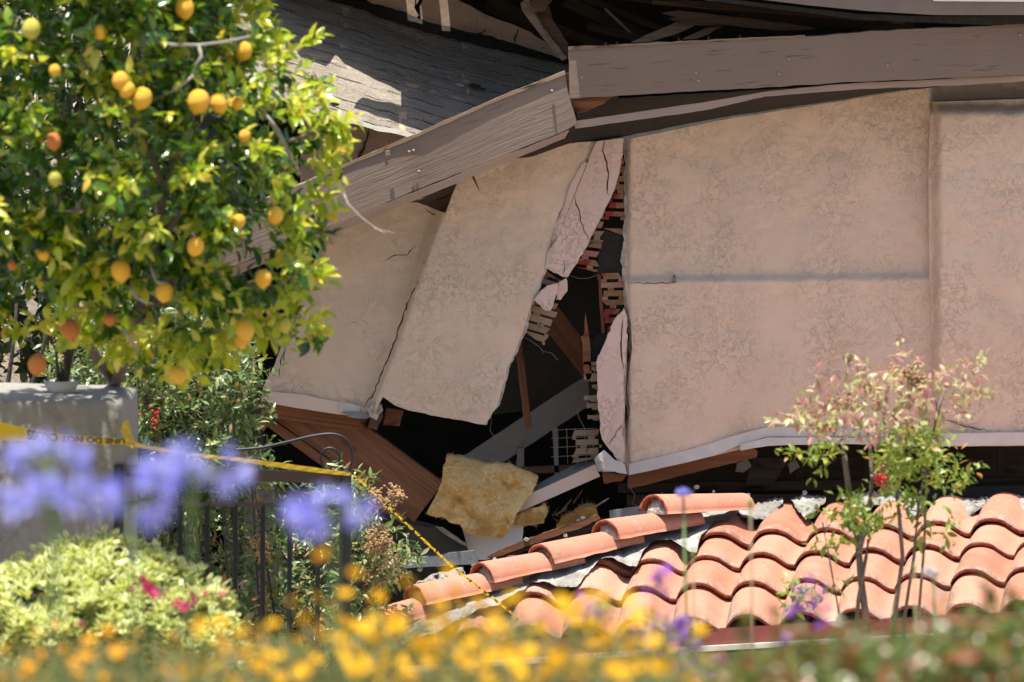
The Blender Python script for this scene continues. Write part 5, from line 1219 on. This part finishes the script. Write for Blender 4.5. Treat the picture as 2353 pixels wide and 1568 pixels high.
# twisted run down to the roof, with black print showing at every turn
R0 = [(808, 1090, -2.75), (850, 1128, -2.65), (880, 1156, -2.6), (950, 1222, -2.45), (1040, 1306, -2.25), (1120, 1369, -2.0), (1200, 1430, -1.7)]
Q = resample(R0, 150, 0); W_ = at_np(Q[:, 0], Q[:, 1], Q[:, 2]); dirv = norm(np.gradient(W_, axis=0)); e1 = norm(np.cross(dirv, [0, 1.0, 0])); e2 = np.cross(dirv, e1)
vs = []; fs = []; fm = []
for i in range(150):
    ph = i * .42 + .5 * math.sin(i * .23); a = e1[i] * math.cos(ph) * .6 + e2[i] * math.sin(ph)
    for s in (-.011, 0, .011): vs.append(W_[i] + a * s + e1[i] * abs(s) * .35)
for i in range(149):
    for k in range(2): fs.append((i * 3 + k, i * 3 + k + 1, i * 3 + k + 4, i * 3 + k + 3)); fm.append(1 if (i % 9 in (0, 1, 4) and k == (i // 9) % 2) or i % 15 == 0 else 0)
mesh_obj('tape_band', vs, fs, None, tp, True, None, [M['tape'], M['ink']], fm)
# the printed words, upside down on the band
def tape_words(body, x0, x1, fy0, fy1, parent):
    cu = bpy.data.curves.new('words', 'FONT'); cu.body = body; cu.size = 1.0; cu.offset = .03
    tmp = bpy.data.objects.new('words', cu); COL.objects.link(tmp); bpy.context.view_layer.update()
    me = tmp.evaluated_get(bpy.context.evaluated_depsgraph_get()).to_mesh(); V = np.array([v.co[:] for v in me.vertices]); F = [tuple(p.vertices) for p in me.polygons]
    tmp.to_mesh_clear() if hasattr(tmp, 'to_mesh_clear') else None
    bpy.data.objects.remove(tmp); bpy.data.curves.remove(cu)
    x = (V[:, 0] - V[:, 0].min()) / np.ptp(V[:, 0]); y = (V[:, 1] - V[:, 1].min()) / np.ptp(V[:, 1])
    px = x1 + (x0 - x1) * x                                     # turned through 180 degrees
    t = np.array(PT); b = np.array(PB)
    ty = np.interp(px, t[:, 0], t[:, 1]); by = np.interp(px, b[:, 0], b[:, 1]); f = fy0 + (fy1 - fy0) * y
    yy = np.interp(px, t[:, 0], t[:, 2]) - .005
    return mesh_obj('lettering', at_np(px, ty + (by - ty) * f, yy), F, M['ink'], parent, False)
tape_words('LINE DO NOT CROSS', 62, 288, .06, .92, tp)

# ================================================================== RIGHT NANDINA
NY = -4.6
nb_ = at(1990, 1470, NY); nz = float(ground_z(np.array(nb_.x), np.array(nb_.y)))
nd = thing('nandina', 'slender bamboo-like shrub with orange pink leaves in front of the tiled roof', 'shrub', (nb_.x, nb_.y, nz))
mb = MB()
NS = [([(1992, 1600), (1990, 1420), (1978, 1330), (1972, 1250), (1960, 1190), (1948, 1110), (1940, 1050), (1936, 1012)], .017, .010), ([(1976, 1260), (1996, 1180), (2004, 1100), (2000, 1030), (1990, 960)], .012, .006), ([(1960, 1600), (1972, 1380), (1990, 1280), (1996, 1240)], .010, .007),
      ([(2040, 1600), (2058, 1400), (2074, 1280), (2066, 1180), (2058, 1120), (2080, 1020), (2090, 960)], .011, .006), ([(2075, 1600), (2078, 1420), (2100, 1280), (2112, 1150), (2136, 1030), (2160, 930), (2175, 880)], .009, .005), ([(2106, 1600), (2112, 1400), (2124, 1250), (2128, 1120), (2130, 1000)], .008, .004), ([(1920, 1600), (1930, 1420), (1905, 1280), (1890, 1200)], .005, .003)]
for p, a, b in NS:
    W3 = [at(x, y, NY + random.uniform(-.12, .12)) for x, y in p]
    if p[0][1] == 1600: W3 = [Vector((W3[0].x * .6 + nb_.x * .4, NY, nz - .03))] + W3
    mb.tube(W3, a, b, 7)
mb.build('stem', M['bark'], nd)
WT_ = leaf_template(.40, .04, .22, (0, .25, .5, .78, 1), (0, .7, 1, .6, 0))
def sprays(polys, n, nl, size, mat, part, Y=NY, dd=.3, tilt=(0, -.2, .2)):
    parts = []
    for poly, k in polys:
        cx, cy = sample_poly(poly, k); C = at_np(cx, cy, Y + RNG.uniform(-dd, dd, k)); A = rnd3(k) * np.array([1, 1, .35]) + np.array(tilt)
        P, D, N, S = clusters(C, A, nl, size, .75, .11, .8); parts.append(place(WT_, P, D, N, S))
    V, F, U = join(parts); return mesh_obj(part, V, F, M[mat], nd, True, U)
sprays([([(1850, 905), (1900, 880), (1960, 862), (2010, 850), (2040, 835), (2090, 825), (2140, 850), (2170, 870), (2200, 850), (2268, 800), (2268, 830), (2200, 880), (2180, 930), (2150, 985), (2080, 1012), (2000, 1010), (1950, 1000), (1880, 990), (1830, 975), (1795, 958), (1830, 945), (1900, 945), (1930, 915), (1900, 900)], 112),
        ([(2180, 930), (2220, 905), (2250, 880), (2276, 910), (2240, 925), (2210, 950)], 12), ([(1800, 950), (1900, 950), (1960, 980), (1900, 1000), (1830, 975)], 22)], 0, 8, .050, 'leaf_autumn', 'autumn_foliage', dd=.4)
sprays([([(2010, 1030), (2080, 1000), (2150, 985), (2190, 1010), (2170, 1080), (2150, 1150), (2120, 1180), (2080, 1170), (2050, 1130), (2040, 1080)], 72), ([(1840, 1040), (1900, 1010), (1935, 1030), (1900, 1060), (1860, 1070)], 10), ([(1880, 1190), (1930, 1150), (1990, 1160), (2060, 1170), (2040, 1200), (1960, 1215), (1900, 1215)], 26), ([(2185, 1075), (2230, 1090), (2215, 1110)], 5),
        ([(1850, 1260), (1900, 1225), (1960, 1215), (1960, 1240), (1900, 1270)], 8), ([(2100, 1200), (2180, 1190), (2200, 1220), (2120, 1250)], 7), ([(1820, 1360), (1900, 1290), (1940, 1330), (1900, 1420), (1830, 1420)], 12)], 0, 9, .050, 'leaf_fresh', 'green_foliage')
seedhead([(2050, 862, 20), (2090, 862, 22), (2115, 880, 20), (2025, 1080, 24), (2035, 1110, 20), (1935, 925, 16)], NY - .1, 70, .008, nd)
for i in range(14):
    c = at(2024 + random.uniform(-14, 14), 1102 + random.uniform(-10, 10), NY - .15); mesh_obj('berry', [c + Vector(v) * .0075 for v in bvs], bfs, M['berry'], nd)

# ================================================================== VARIEGATED BUSH
VY = -6.6
vb = thing('variegated_shrub', 'rounded cream and green variegated shrub in front of the pillar', 'shrub', tuple(at(250, 1640, VY)))
dome = [(-60, 1360), (20, 1318), (70, 1290), (130, 1262), (200, 1250), (260, 1246), (320, 1262), (390, 1286), (440, 1316), (480, 1330), (512, 1370), (535, 1420), (562, 1470), (566, 1540), (560, 1640), (-60, 1640)]
n = 2100; cx, cy = sample_poly(dome, n)
c0 = np.array(at(250, 1620, VY + .1)); ed = edge_dist(cx, np.minimum(cy, 1560), dome)
bul = np.sqrt(np.clip(ed / 230, 0.02, 1)); lump = fbm(cx / 80, cy / 60, 17, 3)
C = at_np(cx, cy, VY + .45 - .75 * bul - .10 * lump)
dark = (cx - 100) ** 2 / 90 ** 2 + (cy - 1372) ** 2 / 40 ** 2 < 1
keep = ((lump > -.25) | (RNG.random(n) < .3)) & ~(dark & (RNG.random(n) < .75)); C = C[keep]
A = norm(C - c0) * .9 + np.array([0, -.1, .7]) + rnd3(len(C)) * .25
P, D, N, S = clusters(C, A, 10, .050, .95, .022, .8)
VT_ = leaf_template(.46, .06, -.10)
V, F, U = place(VT_, P, D, N, S); mesh_obj('foliage', V, F, M['leaf_varieg'], vb, True, U)
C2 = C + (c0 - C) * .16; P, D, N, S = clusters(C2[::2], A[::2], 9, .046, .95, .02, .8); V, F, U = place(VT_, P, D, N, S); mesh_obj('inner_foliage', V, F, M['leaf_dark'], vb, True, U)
mb = MB()
for i in range(40): q = Vector(C[RNG.integers(len(C))]); b = Vector(c0) + Vector((random.uniform(-.1, .1), random.uniform(-.1, .1), -.1)); mb.tube([b, b.lerp(q, .5) + Vector((0, 0, .03)), q], .007, .002, 5)
mb.build('stem', M['bark_dark'], vb)

# ================================================================== FLOWERS
def flower_mesh(np_, r, w, cup, mats, eye=.28, layers=1, seed=0, eyeh=.12):
    rr = np.random.default_rng(seed); tm = leaf_template(w, .05, .12, (0, .25, .55, .88, 1), (0, .7, 1, .8, .0)); parts = []
    k = np_ * layers; th = np.arange(k) * 2 * np.pi / np_ + (np.arange(k) // np_) * .4 + rr.normal(size=k) * .08
    D = np.stack([np.cos(th), np.sin(th), cup + rr.normal(size=k) * .12 + (np.arange(k) // np_) * .35], -1)
    V, F, U = place(tm, np.zeros((k, 3)) + D * .02 * r, D, np.tile([0, 0, 1.0], (k, 1)) - D * .2, np.full(k, r) * (1 - .2 * (np.arange(k) // np_)))
    F = [tuple(f) for f in F]; mi = [0] * len(F); V = list(map(tuple, V))
    if eye:
        b = len(V); n = 8; V.append((0, 0, eyeh * r))
        for j in range(n): a = 2 * math.pi * j / n; V.append((eye * r * math.cos(a), eye * r * math.sin(a), .03 * r))
        for j in range(n): F.append((b, b + 1 + j, b + 1 + (j + 1) % n)); mi.append(1)
    me = bpy.data.meshes.new('bloom'); me.from_pydata(V, [], F)
    for m in mats: me.materials.append(m)
    me.polygons.foreach_set('material_index', mi); me.polygons.foreach_set('use_smooth', [True] * len(me.polygons)); return me
def stem_mesh(h, r, mat, bend=.06, leaves=0, lm=None):
    mb = MB(); mb.tube([(0, 0, -h), (bend * .3, 0, -h * .6), (bend * .4, .0, -h * .25), (0, 0, 0)], r, r * .6, 5)
    me = bpy.data.meshes.new('stem'); me.from_pydata(mb.v, [], mb.f); me.materials.append(mat)
    return me
def plant_flower(name, label, cat, group, bloom, stem, loc, face, s):
    t = thing(name, label, cat, loc, group)
    for nm, me in (('stem', stem), ('bloom', bloom)):
        o = bpy.data.objects.new(nm, me); COL.objects.link(o); o.parent = t
        if nm == 'bloom': o.scale = (s, s, s); o.rotation_euler = face
    return t
YB = [flower_mesh(8, .0165, .58, .3, [M['petal_yellow'], M['flower_eye']], .30, 1, k) for k in range(4)]
OB = [flower_mesh(8, .018, .55, .35, [M['petal_orange'], M['flower_eye']], .30, 1, 10 + k) for k in range(2)]
YS = stem_mesh(.42, .0016, M['stem_green'], .03)
spots = [(740, 1275), (815, 1318), (670, 1385), (700, 1422), (600, 1455), (855, 1370), (735, 1440), (770, 1470), (870, 1472), (1030, 1312), (935, 1340), (1100, 1385), (1200, 1312), (1180, 1375), (1300, 1440), (1225, 1450), (1060, 1440), (1430, 1440), (1500, 1475), (1170, 1490), (960, 1480), (1080, 1540), (640, 1510), (430, 1550), (1010, 1395), (1050, 1362), (1150, 1395), (1290, 1385), (1330, 1400), (1310, 1465), (1455, 1430), (905, 1425), (1622, 1515), (1215, 1490), (1350, 1520), (1260, 1540), (560, 1450), (460, 1450), (505, 1470), (800, 1520), (720, 1520), (690, 1545), (455, 1515), (1130, 1510), (1000, 1380), (820, 1440)]
while len(spots) < 190:
    x = random.uniform(520, 1560); y = 1330 + 240 * (random.random() ** .62)
    if random.random() < math.exp(-((x - 1080) / 420) ** 2) and y > 1318 + abs(x - 1050) * .14: spots.append((x, y))
while len(spots) < 245: spots.append((random.uniform(430, 1640), random.uniform(1425, 1575)))
for i, (x, y) in enumerate(spots):
    Y = random.uniform(-16.4, -13.6) if i > 46 else random.uniform(-16.4, -15.2)
    plant_flower('yellow_flower', 'golden yellow daisy on a thin stem in the out of focus flowerbed', 'flower', 'yellow daisies in the flowerbed', random.choice(YB), YS, at(x, y, Y), (random.uniform(.2, 1.1), random.uniform(-.4, .4), random.uniform(0, 6)), random.uniform(.75, 1.25))
for i in range(34):
    x = random.uniform(-20, 560); y = random.uniform(1440, 1575)
    if i < 8: x, y = [(85, 1505), (180, 1548), (220, 1508), (300, 1490), (380, 1500), (60, 1552), (400, 1465), (130, 1440)][i]
    plant_flower('orange_flower', 'small orange daisy in front of the variegated shrub', 'flower', 'orange daisies in front of the variegated shrub', random.choice(OB), YS, at(x, y, random.uniform(-15.5, -13.2)), (random.uniform(.2, 1.2), random.uniform(-.4, .4), random.uniform(0, 6)), random.uniform(.6, 1.1))

# low foliage of the bed
n = 1100; x = RNG.uniform(-80, 2440, n); top = np.interp(x, [-80, 420, 560, 760, 900, 1100, 1400, 1600, 1700, 2440], [1550, 1540, 1510, 1480, 1465, 1460, 1490, 1530, 1570, 1570])
y = top + (1640 - top) * RNG.random(n) ** .8; Yf = RNG.uniform(-15.2, -12.4, n)
C = at_np(x, y, Yf); P, D, N, S = clusters(C, rnd3(n) * .4 + np.array([0, 0, 1.0]), 6, .045, .6, .06, .3)
V, F, U = place(leaf_template(.22, .03, .2), P, D, N, S)
bed = kind(mesh_obj('flowerbed_foliage', V, F, M['leaf_bed'], None, True, U), 'stuff', 'soft green and brown foliage of the flowerbed under the daisies')

# purple blossoms and tall flower stalks
PBm = [flower_mesh(5, .0145, .75, .5, [M['petal_purple'], M['stem_green']], .2, 1, 30 + k) for k in range(3)]
def purple_plant(label, poly, Y, n, leafn, h=.6):
    c = np.mean(poly, axis=0); b = at(c[0], 1640, Y); t = thing('purple_flower_plant', label, 'flower', tuple(b), 'purple flower plants')
    mb = MB(); cx, cy = sample_poly(poly, n)
    Vs, Fs = [], []; nb2 = 0
    for x_, y_ in zip(cx, cy):
        p = at(x_, y_, Y + random.uniform(-.25, .25)); s = random.choice(PBm); R = Matrix.Rotation(random.uniform(0, 6), 3, 'Z') @ Matrix.Rotation(random.uniform(-.2, 1.2), 3, 'X'); k = random.uniform(.7, 1.3)
        for v in s.vertices: Vs.append(p + (R @ v.co) * k)
        for f in s.polygons: Fs.append(tuple(i + nb2 for i in f.vertices))
        nb2 += len(s.vertices)
        mb.tube([Vector((p.x * .6 + b.x * .4, p.y, b.z)), p + Vector((random.uniform(-.02, .02), 0, -.1)), p], .0016, .001, 4)
    mesh_obj('blossom', Vs, Fs, M['petal_purple'], t); mb.build('stem', M['stem_green'], t)
    cx, cy = sample_poly([(p[0], p[1] + 25) for p in poly], leafn); P, D, N, S = clusters(at_np(cx, cy, Y + RNG.uniform(-.25, .25, leafn)), rnd3(leafn) * .4 + np.array([0, 0, .9]), 6, .030, .7, .03, .4)
    V, F, U = place(NT_, P, D, N, S); mesh_obj('foliage', V, F, M['leaf_fresh'], t, True, U)
purple_plant('spray of small purple flowers over the lower edge of the tiles, nearest the daisies', [(1290, 1400), (1340, 1365), (1400, 1352), (1420, 1385), (1370, 1420), (1300, 1440)], -10.2, 44, 16)
purple_plant('dense clump of small purple flowers left of the dark red eave board', [(1440, 1440), (1500, 1405), (1560, 1400), (1612, 1420), (1610, 1480), (1620, 1568), (1560, 1600), (1500, 1500)], -10.6, 95, 46)
purple_plant('low purple flowers and green leaves at the bottom between the daisies and the red hedge', [(1600, 1520), (1660, 1500), (1700, 1540), (1690, 1600), (1600, 1600)], -10.8, 36, 30)
def lavender(label, x, y, L, Y, lean=0.0):
    t = thing('purple_spike', label, 'flower', tuple(at(x, y, Y)), 'blurred purple flower spikes')
    mb = MB(); a = at(x + lean, y, Y); b = at(x - lean * .5, y + L, Y); e = at(x - lean, 1660, Y); mb.tube([a, b, e], .002, .003, 5); mb.build('stem', M['stem_green'], t)
    Vs, Fs, k = [], [], 0
    for i in range(20):
        f = random.random(); p = a.lerp(b, f) + Vector(RNG.normal(size=3)) * .012; s = random.choice(PBm); R = Matrix.Rotation(random.uniform(0, 6), 3, 'Z') @ Matrix.Rotation(random.uniform(-1, 1.2), 3, 'X')
        for v in s.vertices: Vs.append(p + (R @ v.co) * .9)
        for f2 in s.polygons: Fs.append(tuple(i2 + k for i2 in f2.vertices))
        k += len(s.vertices)
    mesh_obj('blossom', Vs, Fs, M['petal_purple'], t)
lavender('blurred purple spike over the tiles beside the nandina stems, left one', 1838, 1345, 60, -12.5, 8)
lavender('blurred purple spike over the tiles touching the nandina stems', 1880, 1350, 90, -12.5, -10)
lavender('blurred purple spike left of the clump of small purple flowers', 1510, 1300, 70, -12.5, 10)
lavender('blurred dark purple spike standing inside the purple clump', 1560, 1420, 120, -12.2, 6)
lavender('blurred purple spike low over the dark red eave board', 1800, 1470, 50, -12.2, 4)

# magenta blossoms before the variegated shrub
MBm = [flower_mesh(6, .024, .75, .5, [M['petal_magenta'], M['petal_magenta']], .2, 2, 50 + k) for k in range(3)]
MS = stem_mesh(.5, .002, M['stem_green'], .03)
for i, (x, y, s) in enumerate([(325, 1338, 1.25), (300, 1358, .8), (345, 1366, 1.2), (383, 1366, .8), (410, 1390, .9), (438, 1378, 1.1), (425, 1396, .8), (515, 1368, .8), (345, 1352, 1.1), (472, 1365, .5), (185, 1438, .6), (342, 1410, .4)]):
    plant_flower('magenta_flower', 'deep magenta blossom in front of the cream and green variegated shrub', 'flower', 'magenta blossoms before the variegated shrub', MBm[i % 3], MS, at(x, y, -10.0 + random.uniform(-.3, .3)), (random.uniform(.4, 1.3), random.uniform(-.5, .5), random.uniform(0, 6)), s)

# agapanthus
def agapanthus(label, cx, cy, R, Y, n=26, seed=0, squash=.75, floret=.040, mat='petal_blue', up=.1):
    rr = np.random.default_rng(seed); c = at(cx, cy, Y); t = thing('agapanthus', label, 'flower', tuple(c))
    tm = leaf_template(.34, .05, .10); d = norm(rr.normal(size=(n, 3))); d[:, 2] = np.abs(d[:, 2]) * .9 + d[:, 2] * .1 - up; d = norm(d)
    rad = R / ppm(Y) * rr.uniform(.7, 1.0, n); parts = []; mb = MB()
    for i in range(n):
        tip = np.array([d[i, 0] * rad[i], d[i, 1] * rad[i], d[i, 2] * rad[i] * squash]); ax = norm(tip + np.array([0, 0, -.015])); e = norm(np.cross(ax, [.3, .2, 1.0])); f = np.cross(ax, e)
        mb.tube([c, c + Vector(tip * .6) + Vector((0, 0, .008)), c + Vector(tip)], .0016, .0012, 4)
        th = np.arange(6) * np.pi / 3 + rr.uniform(0, 1); q = ax[None] * .75 + (np.cos(th)[:, None] * e + np.sin(th)[:, None] * f) * .62
        parts.append(place(tm, np.tile(np.array(c) + tip - ax * .01, (6, 1)), q, np.tile(ax, (6, 1)) - q * .4, np.full(6, floret) * rr.uniform(.8, 1.1, 6)))
    V, F, U = join(parts); V = list(map(tuple, V)); F = [tuple(f) for f in F]; fm = [0] * len(F); k = len(V)
    F += [tuple(i + k for i in f) for f in mb.f]; V += mb.v; fm += [1] * len(mb.f); mesh_obj('flower_head', V, F, None, t, True, np.concatenate([U, np.zeros((len(mb.v), 2))]), [M[mat], M['stem_green']], fm); mb = MB()
    b = Vector((c.x + rr.uniform(-.03, .03), c.y, float(ground_z(np.array(c.x), np.array(c.y))) - .02)); mb.tube([b, b.lerp(c, .6) + Vector((.01, 0, 0)), c], .0055, .0045, 7); mb.build('stem', M['stem_green'], t)
AY = -16.8
agapanthus('blurred blue agapanthus head before the pillar, just under the police tape', 110, 1062, 92, AY, 12, 1, .65)
agapanthus('blurred blue agapanthus head before the pillar, lower and leftmost', 128, 1172, 150, AY - .1, 17, 2, .55)
agapanthus('blurred blue agapanthus head in front of the top rail of the iron gate', 440, 1100, 122, AY + .1, 20, 3, .6)
agapanthus('blurred blue agapanthus head low beside the pillar edge and the gate hinge', 300, 1172, 105, AY, 12, 4, .6)
agapanthus('blurred blue agapanthus head before the latch post of the iron gate', 766, 1200, 108, AY, 18, 5, .7)
agapanthus('small sharp blue agapanthus on a thin stalk above the topmost ridge tile', 1570, 1142, 20, -9.0, 22, 6, .9, .018, up=-.3)
agapanthus('whitish opening flower head on a stalk right of the nandina stems', 2144, 1322, 22, -9.4, 18, 7, .8, .020, 'petal_white', up=-.2)
def bud(label, x, y, Y, size, h):
    p = at(x, y, Y); t = thing('flower_bud', label, 'flower bud', tuple(p), 'thin stalks with buds before the tiles')
    vs, fs = lemon_mesh(4); mesh_obj('bud', [p + Vector((v[0] * size * .5, v[1] * size * .5, v[2] * size)) for v in vs], fs, M['leaf_fresh'], t)
    mb = MB(); mb.tube([p, p + Vector((.01, 0, -h * .5)), p + Vector((.03, 0, -h))], .0035, .004, 6); mb.build('stem', M['stem_dry'], t)
bud('thin stalk with a pale bud rising before the tiles under the small agapanthus', 1592, 1276, -9.2, .012, .8)
bud('thin stalk with a pale bud before the tiles, between the agapanthus and the nandina', 1724, 1158, -9.2, .014, 1.0)
bud('thin stalk with a green bud right among the nandina stems', 2100, 1304, -9.2, .012, .7)

# ================================================================== FRONT HEDGE
HT_ = leaf_template(.46, .05, .12)
hp = [(1660, 1600), (1700, 1550), (1760, 1528), (1830, 1510), (1900, 1492), (1980, 1482), (2060, 1474), (2140, 1466), (2220, 1448), (2300, 1444), (2440, 1430), (2440, 1660), (1650, 1660)]
bush('red_tipped_hedge', 'blurred green and red leaved hedge in the lower right foreground', hp, -15.2, .55, 900, 8, .042, 'leaf_hedge', HT_, .05, .9, .4, cat='hedge', edge=60, stems=30)
cs = [shoot(p, -15.3, k, s) for p, k, s in [([(2240, 1440), (2262, 1400), (2270, 1370)], 9, .05), ([(2140, 1460), (2160, 1410), (2170, 1380)], 8, .035), ([(1770, 1500), (1780, 1440), (1786, 1410)], 6, .035), ([(2330, 1430), (2336, 1395)], 7, .05), ([(1730, 1500), (1712, 1420)], 5, .05)]]
hd = [o for o in COL.objects if o.name.startswith('red_tipped_hedge')][0]
for s in cs:
    V, F, U = place(HT_, *s); mesh_obj('shoot', V, F, M['leaf_hedge'], hd, True, U)
